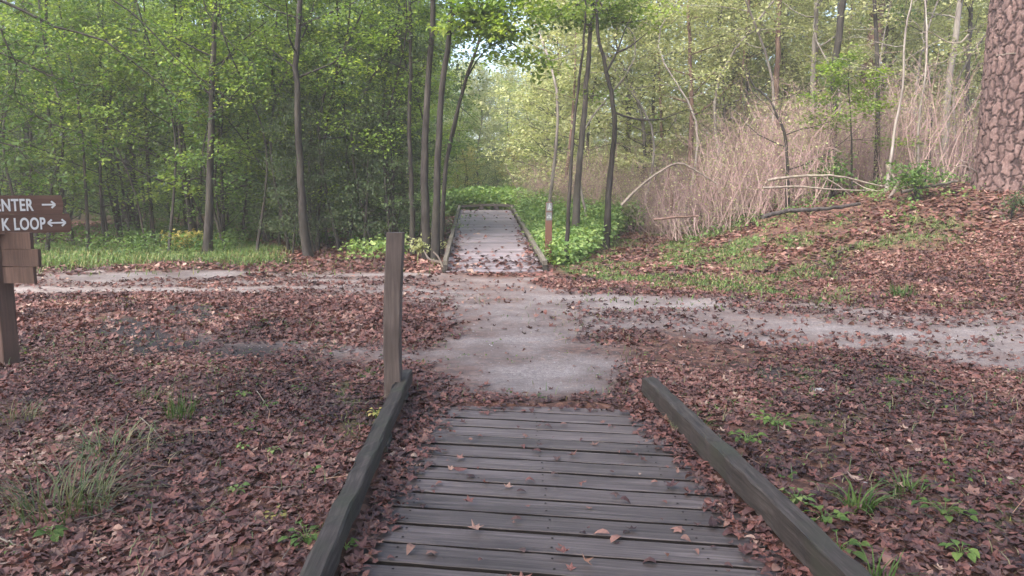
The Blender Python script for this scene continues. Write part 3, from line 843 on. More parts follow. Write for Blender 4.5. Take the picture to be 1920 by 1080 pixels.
seedling(575, 1020, 14, .09, .06, 'dark ivy-like plant at the lower outer side of the left rail', 'leaf_mid', .05)
seedling(650, 1030, 6, .04, .04, 'small green sprout between left rail and planks near the bottom', 'leaf_mid', .04)
seedling(1492, 950, 14, .07, .07, 'bright green broad-leaved sprout against the right rail', 'herb', .055)
seedling(1545, 985, 12, .09, .06, 'blue green leaf cluster outside the right rail', 'leaf_mid', .055)
seedling(1570, 1040, 12, .10, .07, 'dark rounded-leaf plant close to the bottom of the right rail', 'leaf_mid', .06)
seedling(1800, 1050, 8, .05, .06, 'round-leaved seedling in the bottom right corner', 'leaf_mid', .06)
seedling(1450, 800, 22, .12, .07, 'feathery grey green fern patch right of the right rail', 'leaf_mid', .045)
seedling(1400, 830, 16, .10, .06, 'small fern patch hugging the right rail', 'leaf_mid', .045)
seedling(1770, 970, 14, .12, .07, 'trailing green plant at the right among the leaves', 'leaf_mid', .05)
seedling(455, 748, 5, .04, .05, 'dark green sprout below the short sandy side track', 'leaf_mid', .05)

# twigs lying about
def stick(pix, r, label, mat='deadwood', lift=.025, group='fallen twigs in the leaf litter', name='fallen_twig', cat='twig', side=()):
    P = np.array([ground_at(x, y) for x, y in pix]); P[:, 2] += lift
    g = Geo(); pp = smooth_path(P, 4 * len(P)); pp[:, 2] += rng.normal(0, r * .6, len(pp))
    tube(g, pp, np.linspace(r, r * .35, len(pp)), 5)
    for (k, dx, dy, dz) in side:
        q_ = pp[k]; tube(g, smooth_path([q_, q_ + [dx * .5, dy * .5, dz * .7], q_ + [dx, dy, dz]], 5), np.linspace(r * .6, r * .2, 5), 4)
    o = g.obj(name, M[mat], loc=tuple(P[0])); tag(o, label, cat, group)
stick([(300, 1062), (360, 1030), (405, 1000)], .004, 'pale curved twig on the leaves near the bottom left')
stick([(0, 1018), (35, 1035)], .006, 'short pale stick at the left edge near the bottom')
stick([(140, 985), (190, 975), (235, 950)], .004, 'thin twig beside the foot of the large grass clump')
stick([(0, 715), (25, 700), (48, 682)], .006, 'slanted dry stick by the foot of the sign post')
stick([(130, 800), (180, 775), (208, 770)], .005, 'grey twig lying above the left grass clump')
stick([(210, 745), (235, 725), (258, 712)], .005, 'leaning brown twig behind the low grass patch at left')
stick([(482, 740), (495, 760), (505, 778)], .004, 'short upright-looking twig on the litter left of the post')
stick([(600, 770), (650, 762), (705, 762)], .004, 'pale twigs on the litter just left of the rail end', side=((5, .1, .06, .01), (3, -.05, .09, .01)))
stick([(610, 910), (635, 895), (650, 885)], .004, 'small twig touching the outer side of the left rail')
stick([(490, 925), (530, 922), (565, 920)], .004, 'straight pale twig in the middle of the left leaf bed')
stick([(630, 855), (660, 850), (690, 845)], .003, 'fine pale twig leaning to the left rail')
stick([(530, 1060), (545, 1040), (565, 1020)], .003, 'small twig near the ivy-like plant')
stick([(262, 790), (290, 815), (305, 835)], .004, 'pale bent stem beside the sprawling grass')

# single leaves lying on the planks: each a thing
def deck_leaf(px, py, s, shape, col, label, tilt=.25, pair=0):
    p = ground_at(px, py, .012)
    T, TF = shape; g = Geo()
    scatter(g, T, TF, np.zeros((1, 3)), rots(np.array([rng.uniform(0, 6.3)]), np.array([rng.normal(0, tilt)]), np.array([rng.normal(0, tilt)])), np.array([s]), np.array([col]))
    z = min(v[:, 2].min() for v in g.v)
    o = g.obj('fallen_leaf', M['litter']); o.location = (p[0], p[1], .004 - z)
    tag(o, label, 'leaf', 'single fallen leaves on the near boardwalk planks')
deck_leaf(1095, 1056, .075, lobes[2], .93, 'large curled orange leaf standing up at the bottom centre of the deck', .5)
deck_leaf(1070, 1062, .05, lobes[0], .6, 'dark brown leaf touching the large curled orange one')
deck_leaf(1128, 1000, .075, ovals[0], .9, 'left one of two long tan leaves lying end to end on the planks')
deck_leaf(1155, 1010, .075, ovals[0], .86, 'right one of two long tan leaves lying end to end on the planks')
deck_leaf(770, 1034, .06, ovals[1], .75, 'reddish leaf on the plank joint at the lower left, left of its twin')
deck_leaf(810, 1036, .065, lobes[1], .8, 'reddish flat leaf just right of its twin at the lower left')
deck_leaf(952, 910, .055, lobes[3], .95, 'bright orange leaf on a joint in the middle of the deck', .4)
deck_leaf(908, 905, .05, lobes[2], .65, 'dark curled leaf a hand left of the bright orange one mid deck')
deck_leaf(845, 877, .045, lobes[3], .95, 'small orange star leaf on the left half of the deck', .4)
deck_leaf(823, 905, .045, ovals[3], .7, 'small russet leaf below the orange star leaf')
deck_leaf(1250, 1043, .045, ovals[0], .9, 'small tan leaf at the lower right of the planks')
deck_leaf(1272, 992, .07, lobes[1], .85, 'pale orange leaf near the right leaf drift')
deck_leaf(1285, 1012, .05, ovals[1], .75, 'rusty leaf below the pale orange one near the right drift')
deck_leaf(1227, 902, .045, ovals[3], .85, 'tan leaf at the right end of a middle plank')
deck_leaf(1206, 862, .055, lobes[2], .4, 'dark crumpled leaf on the right of the deck')
deck_leaf(1115, 831, .06, lobes[0], .75, 'broad reddish leaf right of centre near the far end')
deck_leaf(985, 818, .05, lobes[1], .8, 'russet leaf in the centre near the far end of the deck')
deck_leaf(833, 843, .055, lobes[0], .85, 'orange leaf by the left drift on a farther plank')
deck_leaf(1105, 950, .04, ovals[2], .7, 'small brown leaf right of centre on a middle plank')
deck_leaf(868, 790, .05, lobes[2], .3, 'dark leaf on the first planks after the sand')
deck_leaf(1130, 790, .05, lobes[0], .7, 'reddish leaf right on the first planks after the sand')
deck_leaf(900, 818, .04, ovals[1], .7, 'small russet leaf left of centre near the far end')
deck_leaf(1050, 1020, .03, ovals[2], .6, 'tiny brown leaf near the bottom centre')

# stones
def stone(px, py, s, label, lift=.0):
    p = ground_at(px, py); g = Geo(); r = np.random.default_rng(int(px))
    n, m_ = 8, 5; V = []
    for i_ in range(m_):
        ph = math.pi * (i_ + .5) / m_
        for j_ in range(n):
            th = 2 * math.pi * j_ / n; q_ = s * r.uniform(.85, 1.15)
            V.append([q_ * math.sin(ph) * math.cos(th), q_ * .8 * math.sin(ph) * math.sin(th), q_ * .6 * math.cos(ph)])
    V += [[0, 0, .6 * s], [0, 0, -.6 * s]]
    Q = [[i_ * n + j_, (i_ + 1) * n + j_, (i_ + 1) * n + (j_ + 1) % n, i_ * n + (j_ + 1) % n] for i_ in range(m_ - 1) for j_ in range(n)]
    T = [[(m_ * n), j_, (j_ + 1) % n] for j_ in range(n)] + [[(m_ * n + 1), (m_ - 1) * n + (j_ + 1) % n, (m_ - 1) * n + j_] for j_ in range(n)]
    g.add(V, Q); g.v[-1] = np.array(V); g.add(V, T)
    o = g.obj('stone', M['stone'], smooth=True); o.location = (p[0], p[1], p[2] + .2 * s + lift)
    tag(o, label, 'stone')
stone(8, 682, .03, 'small pale stone at the foot of the sign post')
stone(288, 945, .018, 'small whitish pebble in the leaf bed at the lower left')
stone(1622, 910, .018, 'small white pebble beside the broad bladed grass tuft')
stone(1535, 738, .05, 'dark wet lump of stone in the leaves right of the right rail end')

# ------------------------------------------------------------------ trees
def limb(wood_g, segs, p, d, L, r, droop=.0, n=6, sides=4, up=.15):
    """curved limb from p in direction d; returns its points"""
    d = d / (np.linalg.norm(d) + 1e-9); pts = [p]; q_ = p.copy(); dd = d.copy()
    for k in range(n):
        dd = dd + rng.normal(0, .13, 3) + np.array([0, 0, (up - droop) * .3])
        dd /= np.linalg.norm(dd); q_ = q_ + dd * L / n; pts.append(q_.copy())
    pts = np.array(pts)
    tube(wood_g, pts, np.linspace(r, r * .22, len(pts)), sides, cap=False)
    return pts
def crown_leaves(geo, A, B, per, ls, spread=.16, flat=.5, colr=(0, 1), shape=LEAF2):
    """leaves along twig segments A->B"""
    A, B = np.array(A), np.array(B); n = len(A) * per
    idx = np.repeat(np.arange(len(A)), per); t = rng.random(n)[:, None] ** .8
    P = A[idx] * (1 - t) + B[idx] * t + rng.normal(0, 1, (n, 3)) * [spread, spread, spread * .45]
    d = B[idx] - A[idx]; yaw = np.arctan2(d[:, 1], d[:, 0]) + rng.normal(0, .9, n)
    base = np.repeat(rng.random(len(A)), per)          # twig-wise tone: light and dark clumps
    col = np.clip(colr[0] + (colr[1] - colr[0]) * (.55 * base + .45 * rng.random(n)), 0, 1)
    scatter(geo, *shape, P, rots(yaw, rng.normal(.15, flat, n), rng.normal(0, flat, n)), ls * rng.uniform(.65, 1.3, n), col)
def grow(wood_g, leaf_g, path, rad, start, R, nl, per, ls, droop=.0, up=.25, twigs=6, flat=.5, colr=(0, 1), top=1.0, spread=.16, prof=None, seed_az=None):
    """limbs, twigs and leaves on a trunk path"""
    n = len(path); d = np.concatenate([[0], np.cumsum(np.linalg.norm(np.diff(path, axis=0), axis=1))]); H = d[-1]
    A, B = [], []; az = rng.uniform(0, 6.28) if seed_az is None else seed_az
    for k in range(nl):
        t = start + (top - start) * (k + rng.random()) / nl
        s = t * H; i_ = min(np.searchsorted(d, s), n - 1)
        f = (s - d[i_ - 1]) / (d[i_] - d[i_ - 1] + 1e-9) if i_ > 0 else 0
        p = path[max(i_ - 1, 0)] * (1 - f) + path[i_] * f; rr = rad[i_]
        az += 2.4 + rng.normal(0, .3)
        u = (t - start) / (1 - start + 1e-9)
        L = R * (prof(u) if prof else (1 - .55 * u)) * rng.uniform(.6, 1.15)
        dr = np.array([math.cos(az), math.sin(az), up + .5 * u + rng.normal(0, .12)])
        pts = limb(wood_g, None, p, dr, L, max(rr * .42, .006), droop)
        m_ = len(pts)
        for q_ in range(twigs):
            i2 = min(int(m_ * (.3 + .7 * (q_ + rng.random()) / twigs)), m_ - 1)
            base = pts[i2]; dl = pts[i2] - pts[max(i2 - 1, 0)] if i2 else pts[1] - pts[0]
            a2 = math.atan2(dl[1], dl[0]) + (1 if q_ % 2 else -1) * rng.uniform(.35, 1.1)
            l2 = L * rng.uniform(.22, .42)
            e = base + np.array([math.cos(a2) * l2, math.sin(a2) * l2, rng.normal(.02, .14) * l2 - droop * .3 * l2])
            tube(wood_g, np.array([base, (base + e) / 2 + rng.normal(0, .03, 3), e]), [rr * .10 + .003, .004, .002], 3, cap=False)
            A.append(base); B.append(e)
        A.append(pts[-3]); B.append(pts[-1])
    if per: crown_leaves(leaf_g, A, B, per, ls, spread, flat, colr)
    return A, B

def trunk_rad(n, r, flare=1.5, tip=.25):
    t = np.linspace(0, 1, n); return r * ((1 - t) * (1 - tip) + tip) * (1 + (flare - 1) * np.exp(-t * n * .45))

def pixel_tree(name, cat, pix, w, label, top_h=9, bark_='bark', leaf='leaf_mid', start=.35, R=2.2, nl=16, per=26, ls=.085, limbs=(), depth=None, droop=0, up=.25, group=None, flat=.5, colr=(0, 1), twigs=5, bare=False, tip=.3, top=1.0, bend=0.0):
    """a tree whose visible trunk passes through the given pixels (base first), standing where its base pixel meets the ground"""
    if depth is None: b0 = ground_at(*pix[0])
    else:
        b0 = at(*pix[0], depth); b0[2] = gh(b0[0], b0[1])
    Y = b0[1]
    P = [b0 - [0, 0, .15]] + [at(x, y, Y + (rng.normal(0, .12) if k_ else 0)) for k_, (x, y) in enumerate(pix[1:])]
    z1 = P[-1][2]
    if top_h > z1 - b0[2]:
        d_ = (P[-1] - P[-2]); d_ = d_ / np.linalg.norm(d_); d_ = d_ * .5 + np.array([0, 0, .5]); 
        ex = top_h - (z1 - b0[2])
        P.append(P[-1] + d_ * ex * .5 + rng.normal(0, .1, 3)); P.append(P[-1] + np.array([d_[0] * .3, rng.normal(0, .1), 1]) * ex * .5)
    n = 26; path = smooth_path(P, n); r = w / F * Y / 2
    path = path + np.concatenate([np.zeros((1, 3)), rng.normal(0, r * .12, (n - 1, 3))])
    rad = trunk_rad(n, r, 1.45, tip)
    t = thing(name, tuple(b0), label, cat, group)
    wg, lg = Geo(), Geo()
    tube(wg, path, rad, 10, jitter=.12)
    if nl:
        A, B = grow(wg, lg, path, rad, start, R, nl, 0 if bare else per, ls, droop, up, twigs, flat, colr, top)
    for L in limbs:
        dep = L[0]; pp = [at(x, y, Y + dep * k_ / max(len(L) - 2, 1)) for k_, (x, y) in enumerate(L[2:])]
        pr = smooth_path(pp, 8); tube(wg, pr, np.linspace(r * .38, r * .08, 8), 5, cap=False)
        if L[1] > 0:
            A2, B2 = [], []
            for q_ in range(14):
                i2 = 1 + int(rng.random() * 6.99); a_ = rng.uniform(0, 6.28); l2 = rng.uniform(.35, .8)
                e = pr[i2] + np.array([math.cos(a_) * l2, math.sin(a_) * l2, rng.normal(-.05, .15)])
                tube(wg, np.array([pr[i2], e]), [.006, .002], 3, cap=False); A2.append(pr[i2]); B2.append(e)
            crown_leaves(lg, A2, B2, L[1], ls, .18, flat, colr)
    wg.obj('trunk', M[bark_], t, smooth=True, loc=None).location = (-b0[0], -b0[1], -b0[2])
    if lg.n: lg.obj('crown', M[leaf], t).location = (-b0[0], -b0[1], -b0[2])
    return t

LW = 'slender trees at the edge of the left wood'
pixel_tree('tree', 'tree', [(388, 478), (392, 400), (397, 200), (403, 0)], 15, 'straight dark trunk with a swollen foot, standing alone in front of the left wood', 9, 'bark', 'leaf_bright', .38, 2.6, 18, limbs=((.5, 26, (398, 150), (440, 90), (500, 40)), (-.5, 26, (398, 180), (340, 130), (280, 90))), group=LW)
pixel_tree('tree', 'tree', [(580, 482), (570, 430), (562, 300), (555, 120), (562, 0)], 15, 'thicker dark trunk with knobbly foot left of the bare wooden post', 10, 'bark', 'leaf_mid', .38, 2.4, 16, group=LW)
pixel_tree('tree', 'tree', [(497, 455), (497, 350), (510, 150), (521, 0)], 7, 'thin dark stem between the two thicker trunks of the left wood', 8, 'bark', 'leaf_bright', .35, 2.2, 14, group=LW)
pixel_tree('tree', 'tree', [(289, 462), (280, 350), (272, 180), (270, 100)], 8, 'thin slightly bowed dark stem behind the grass strip, right of a leaning twig-like one', 7, 'bark', 'leaf_bright', .4, 2.2, 14, group=LW)
pixel_tree('tree', 'tree', [(353, 447), (342, 330), (328, 210), (322, 120)], 9, 'dark stem leaning left, next one left of the straight dark trunk', 7, 'bark', 'leaf_bright', .4, 2.2, 14, group=LW)
pixel_tree('tree', 'sapling', [(275, 467), (258, 380), (230, 300), (200, 230)], 4, 'very thin sapling leaning left over the grass strip', 5.5, 'bark_grey', 'leaf_bright', .45, 1.5, 9, group=LW)
pixel_tree('tree', 'sapling', [(205, 457), (188, 345), (178, 200), (175, 120)], 5, 'pale thin sapling nearest the sign boards', 6, 'bark_grey', 'leaf_bright', .45, 1.8, 10, group=LW)
pixel_tree('tree', 'tree', [(88, 475), (95, 360), (118, 280), (112, 200), (85, 90)], 7, 'crooked dark stem rising right behind the sign boards', 7, 'bark', 'leaf_bright', .35, 2.2, 14, ls=.09, group=LW)
pixel_tree('tree', 'tree', [(594, 470), (602, 330), (618, 200), (648, 80)], 7, 'thin dark stem leaning right from beside the knobbly trunk', 7.5, 'bark', 'leaf_mid', .35, 2, 12, group=LW)
pixel_tree('tree', 'sapling', [(584, 468), (530, 380), (470, 280), (420, 215)], 4, 'thin stem leaning far left across the left wood', 5, 'bark', 'leaf_bright', .5, 1.2, 7, group=LW)
pixel_tree('tree', 'sapling', [(400, 420), (340, 330), (280, 280), (238, 240)], 5, 'dark diagonal stem crossing behind the bowed stems', 5, 'bark', 'leaf_mid', .6, 1.2, 6, depth=21, group=LW)
pixel_tree('tree', 'tree', [(800, 472), (796, 330), (800, 200), (812, 0)], 15, 'left one of the two tall trunks just left of the far boardwalk', 12, 'bark', 'leaf_mid', .5, 2.8, 14, depth=17.3, group=LW)
pixel_tree('tree', 'tree', [(816, 470), (819, 330), (828, 180), (848, 0)], 14, 'right one of the two tall trunks just left of the far boardwalk', 12, 'bark', 'leaf_bright', .5, 2.6, 14, depth=17.0, limbs=((-1, 48, (842, 60), (900, 40), (960, 60)), (-1, 48, (844, 30), (920, 5), (985, 30)), (-.5, 48, (846, 10), (930, 60), (1000, 110)), (-.7, 40, (846, 20), (900, 20), (955, 100)), (-.5, 48, (852, -30), (930, -30), (1000, -10))), ls=.13, group=LW)
pixel_tree('tree', 'tree', [(826, 430), (838, 300), (880, 130), (930, -10)], 9, 'thin forked stem leaning right over the far boardwalk', 8, 'bark', 'leaf_mid', .55, 1.8, 10, depth=18, limbs=((0, 16, (876, 145), (905, 100), (960, 60)), (0, 10, (842, 290), (862, 200), (866, 130))), group=LW)
pixel_tree('tree', 'tree', [(775, 430), (768, 250), (770, 120), (768, 0)], 10, 'dark stem close behind the two tall trunks', 9, 'bark', 'leaf_dark', .45, 1.8, 12, depth=18.4, group=LW)
pixel_tree('tree', 'tree', [(690, 450), (684, 300), (690, 150), (700, 0)], 8, 'thin stem inside the dark thicket left of the tall pair', 8, 'bark', 'leaf_dark', .25, 2.2, 16, group=LW)
pixel_tree('tree', 'tree', [(240, 428), (243, 330), (248, 150), (250, 0)], 20, 'thick blackish trunk deep in the left wood', 14, 'bark', 'leaf_mid', .5, 3, 14, depth=27, group=LW)
pixel_tree('tree', 'tree', [(55, 430), (50, 300), (45, 150), (50, 0)], 24, 'broad shaded trunk at the far left behind the sign', 14, 'bark', 'leaf_mid', .45, 3, 16, depth=25, group=LW)

CR = 'three slim trees right of the far boardwalk'
pixel_tree('tree', 'tree', [(1061, 425), (1075, 250), (1098, 40)], 8, 'thinnest and leftmost of the three slim trees beside the trail marker', 7, 'bark', 'leaf_bright', .7, 1.6, 8, depth=16.4, group=CR)
pixel_tree('tree', 'tree', [(1076, 458), (1085, 330), (1100, 150), (1112, 0)], 14, 'straight middle one of the three slim trees beside the trail marker', 8.5, 'bark_grey', 'leaf_bright', .82, 2.2, 8, limbs=((-.5, 45, (1108, 50), (1060, 20), (1010, 15)), (-.5, 45, (1110, 30), (1170, 10), (1240, 20)), (-.4, 45, (1111, -10), (1160, 40), (1215, 35)), (-.4, 40, (1111, -10), (1080, 10), (1040, 35)), (.2, 6, (1095, 190), (1110, 180), (1125, 178))), ls=.11, group=CR)
pixel_tree('tree', 'tree', [(1135, 466), (1141, 380), (1146, 300), (1152, 220), (1136, 130), (1122, 70), (1118, 20)], 13, 'crooked forking tree, rightmost of the three slim ones', 7, 'bark', 'leaf_bright', .8, 1.6, 8, limbs=((0, 0, (1137, 135), (1158, 95), (1170, 60), (1186, 25)), (0, 3, (1151, 210), (1185, 222), (1235, 224), (1290, 205)), (0, 0, (1156, 98), (1180, 88), (1215, 60))), group=CR)

RB = 'trees in the brushy wood on the right bank'
D = 24
for k_, a_ in enumerate([
    ([(1558, 330), (1562, 220), (1568, 100), (1582, 0)], 15, 'dark straight trunk right of the middle of the right wood', 'bark', 21, 14, 'leaf_pale'),
    ([(1646, 320), (1646, 180), (1645, 90), (1640, 0)], 9, 'dark thin trunk in front of the broad brown one on the right', 'bark', 20, 12, 'leaf_mid'),
    ([(1480, 350), (1474, 270), (1456, 215), (1440, 185), (1415, 162)], 8, 'crooked leaning dark tree with broken top in the brown brush', 'bark', 19, 3.4, None),
    ([(1295, 375), (1295, 280), (1297, 180)], 11, 'reddish brown stub trunk above the arched fallen branch', 'bark_red', 24, 9, 'leaf_pale'),
    ([(1521, 320), (1522, 220), (1526, 100), (1530, 0)], 11, 'pale barked trunk left of the dark straight one', 'bark_pale', 25, 13, 'leaf_pale'),
    ([(1768, 340), (1775, 200), (1790, 80), (1800, 0)], 13, 'pale grey trunk leaning right near the big pine', 'bark_pale', 21, 13, 'leaf_pale'),
    ([(1612, 320), (1625, 190), (1640, 60), (1655, -40)], 34, 'broad purplish brown trunk leaning right in the right wood', 'bark_red', 27, 18, 'leaf_mid'),
    ([(1452, 350), (1454, 250), (1458, 120), (1462, 0)], 12, 'brown trunk behind the crooked leaning tree', 'bark_red', 26, 14, 'leaf_pale'),
    ([(1665, 300), (1678, 240), (1692, 170), (1698, 60)], 6, 'thin pale curving stem right of the broad brown trunk', 'bark_pale', 18, 6, None),
    ([(1740, 330), (1745, 200), (1735, 60)], 6, 'thin dull stem between the pale curved stem and the leaning grey trunk', 'bark_grey', 20, 8, 'leaf_pale'),
    ([(1725, 330), (1722, 240), (1735, 140), (1738, 50)], 5, 'slender whitish stem close left of the dull one', 'bark_pale', 19, 6, None),
    ([(1395, 360), (1398, 240), (1402, 100)], 8, 'greyish trunk left of the crooked leaning tree', 'bark_grey', 28, 12, 'leaf_pale'),
    ([(1215, 380), (1222, 250), (1230, 100)], 8, 'hazy grey stem left of the reddish stub trunk', 'bark_grey', 30, 12, 'leaf_pale'),
    ([(1340, 370), (1338, 250), (1345, 120)], 7, 'hazy brownish stem right of the reddish stub trunk', 'bark_grey', 29, 12, 'leaf_pale'),
    ([(1815, 330), (1812, 220), (1818, 60)], 10, 'grey stem half hidden directly left of the big pine', 'bark_grey', 23, 12, 'leaf_pale'),
]):
    pix, w, lab, bk, dep, th, lf = a_
    pixel_tree('tree', 'tree', pix, w, lab, th, bk, lf or 'leaf_pale', .34 if lf else .3, 2.4, 16 if lf else 9, per=22, ls=.10, depth=dep, bare=lf is None, group=RB, twigs=5)
# extra green spray on the bank
pixel_tree('tree', 'sapling', [(1600, 330), (1596, 240), (1590, 150)], 4, 'young bright green sapling with layered leaves before the dark trunk', 3.2, 'bark', 'leaf_bright', .45, 1.3, 14, per=34, ls=.09, depth=19, up=0, flat=.3, group=RB)

# the big pine
PB = at(1890, 350, 16.0); PB[2] = gh(PB[0], PB[1])
pine = thing('pine_tree', tuple(PB), 'massive pine trunk with thick plated reddish bark at the right edge', 'tree')
nA, nH, HH = 230, 520, 7.0
th = np.linspace(0, 2 * math.pi, nA, endpoint=False); zz = np.linspace(-.3, HH, nH)
TH, ZZ = np.meshgrid(th, zz)
Rr = .575 * (1 - .016 * ZZ) + .07 * np.exp(-np.clip(ZZ, -.3, 9) * 3.2) + .02 * np.sin(TH * 3 + ZZ * .4)
# elongated cells: plate height from distance to the cell border
U, Vv = TH / (2 * math.pi) * 24, ZZ * 3.5
wa = np.minimum(1, np.minimum(U, 24 - U) / .8)
Uw = U + wa * (.7 * (fbm(U * .9, Vv * 1.1, 1.3, 91) - .5) * 2 + .25 * (fbm(U, Vv, 5, 93) - .5)); Vw = Vv + wa * (.9 * (fbm(U, Vv, 1.3, 92) - .5) * 2 + .4 * (fbm(U, Vv, 5, 94) - .5))
cr = np.random.default_rng(5)
jx, jy, jh = cr.random((24, 64)), cr.random((24, 64)), cr.random((24, 64))
d1 = np.full(U.shape, 9.0); d2 = np.full(U.shape, 9.0); hid = np.zeros(U.shape); vw1 = np.zeros((2,) + U.shape); vw2 = np.zeros((2,) + U.shape)
iu, iv = np.floor(Uw).astype(int), np.floor(Vw).astype(int)
for du in (-1, 0, 1):
    for dv in (-1, 0, 1):
        cu_, cv_ = iu + du, iv + dv
        X_ = cu_ + .15 + .7 * jx[cu_ % 24, cv_ % 64]; Y_ = cv_ + .15 + .7 * jy[cu_ % 24, cv_ % 64]
        dd = np.hypot(Uw - X_, Vw - Y_); nw = dd < d1
        n2_ = (~nw) & (dd < d2); cc = np.stack([X_, Y_]); vw2 = np.where(nw[None], vw1, np.where(n2_[None], cc, vw2)); vw1 = np.where(nw[None], cc, vw1)
        d2 = np.where(nw, d1, np.minimum(d2, dd)); hid = np.where(nw, jh[cu_ % 24, cv_ % 64], hid); d1 = np.where(nw, dd, d1)
edge = d2 - d1
dv_ = np.abs(vw1 - vw2); hor = dv_[1] / (dv_[0] + dv_[1] + 1e-6)          # 1: crack runs across, 0: crack runs up
pl = sm((edge - .03) / (.10 + .40 * fbm(U, Vv, 1.9, 96)))
pl = 1 - (1 - pl) * (1 - .35 * hor)
pl = pl * (.7 + .3 * np.floor(fbm(U, Vv, 2.2, 97) * 9) / 6)
Rr = Rr + pl * (.030 + .024 * hid) + (fbm(U, Vv, 5, 95) - .5) * .012
g = Geo()
V = np.stack([Rr * np.cos(TH), Rr * np.sin(TH), ZZ], -1).reshape(-1, 3)
i_, j_ = np.meshgrid(np.arange(nH - 1), np.arange(nA), indexing='ij')
g.add(V, np.stack([i_ * nA + j_, i_ * nA + (j_ + 1) % nA, (i_ + 1) * nA + (j_ + 1) % nA, (i_ + 1) * nA + j_], -1).reshape(-1, 4), (pl * (.7 + .3 * hid)).ravel())
g.obj('trunk', M['pine_bark'], pine, smooth=True)
wg, lg = Geo(), Geo()
path = smooth_path([(0, 0, HH - .05), (.05, .05, 12), (0, 0, 20)], 16)
tube(wg, path, np.linspace(.44, .2, 16), 12, jitter=.05)
A, B = grow(wg, lg, path, np.linspace(.3, .12, 16), .35, 3.2, 20, 40, .2, twigs=7, flat=.8)
wg.obj('upper_trunk', M['bark_red'], pine, smooth=True); lg.obj('crown', M['leaf_mid'], pine)
# bare dead side branches on the pine's left, seen against the brush
for pp in ([(1832, 60), (1800, 80), (1775, 78), (1745, 60), (1725, 62)], [(1832, 318), (1812, 306), (1800, 300), (1795, 292)], [(1940, 98), (1900, 100), (1868, 104)], [(1850, 340), (1830, 322), (1805, 310), (1785, 318)]):
    g = Geo()
    P = np.array([at(x, y, 15.5) for x, y in pp]); P[0][1] = 15.8
    tube(g, smooth_path(P, 10), np.linspace(.022, .006, 10), 5)
    g.obj('dead_branch', M['deadwood'], pine).location = tuple(-PB)

# ------------------------------------------------------------------ overhanging branches at the top left, from a tree outside the frame
b0 = np.array([-9.5, 11.5, float(gh(-9.5, 11.5))])
t = thing('tree', tuple(b0), 'tree left of the view whose dark leafy branches hang into the upper left corner', 'tree')
wg, lg = Geo(), Geo(); path = smooth_path([b0, b0 + [.1, 0, 4], b0 + [-.1, .3, 10]], 14)
tube(wg, path, trunk_rad(14, .17), 10, jitter=.1)
A, B = [], []
for pp, dep in (([(-300, -150), (60, 32), (160, 65), (230, 95), (300, 160), (390, 210)], 12), ([(-300, -250), (150, -30), (260, 40), (330, 110), (430, 190)], 13),
                ([(-300, 0), (-40, 40), (18, 100), (28, 150), (20, 175)], 11), ([(-300, 100), (0, 170), (60, 210), (120, 240), (170, 260)], 13), ([(-250, -300), (300, -60), (400, 40), (470, 120)], 14), ([(-300, -50), (40, 120), (120, 150), (190, 160)], 12), ([(-300, 180), (-20, 260), (40, 290), (90, 335)], 12.5)):
    P = smooth_path([at(x, y, dep) for x, y in pp], 14); P = P + rng.normal(0, .03, P.shape)
    tube(wg, P, np.linspace(.035, .006, 14), 5)
    for q_ in range(46):
        i2 = rng.integers(3, 14); a_ = rng.uniform(0, 6.28); l2 = rng.uniform(.25, .8)
        e = P[i2] + np.array([math.cos(a_) * l2, math.sin(a_) * l2, rng.normal(-.18, .2)])
        tube(wg, np.array([P[i2], e]), [.005, .002], 3, cap=False); A.append(P[i2]); B.append(e)
crown_leaves(lg, A, B, 15, .075, .14, .5, (0, .9))
A2, B2 = grow(wg, lg, path, trunk_rad(14, .17), .5, 3, 16, 24, .09)
wg.obj('trunk', M['bark'], t, smooth=True).location = tuple(-b0); lg.obj('crown', M['leaf_mid'], t).location = tuple(-b0)

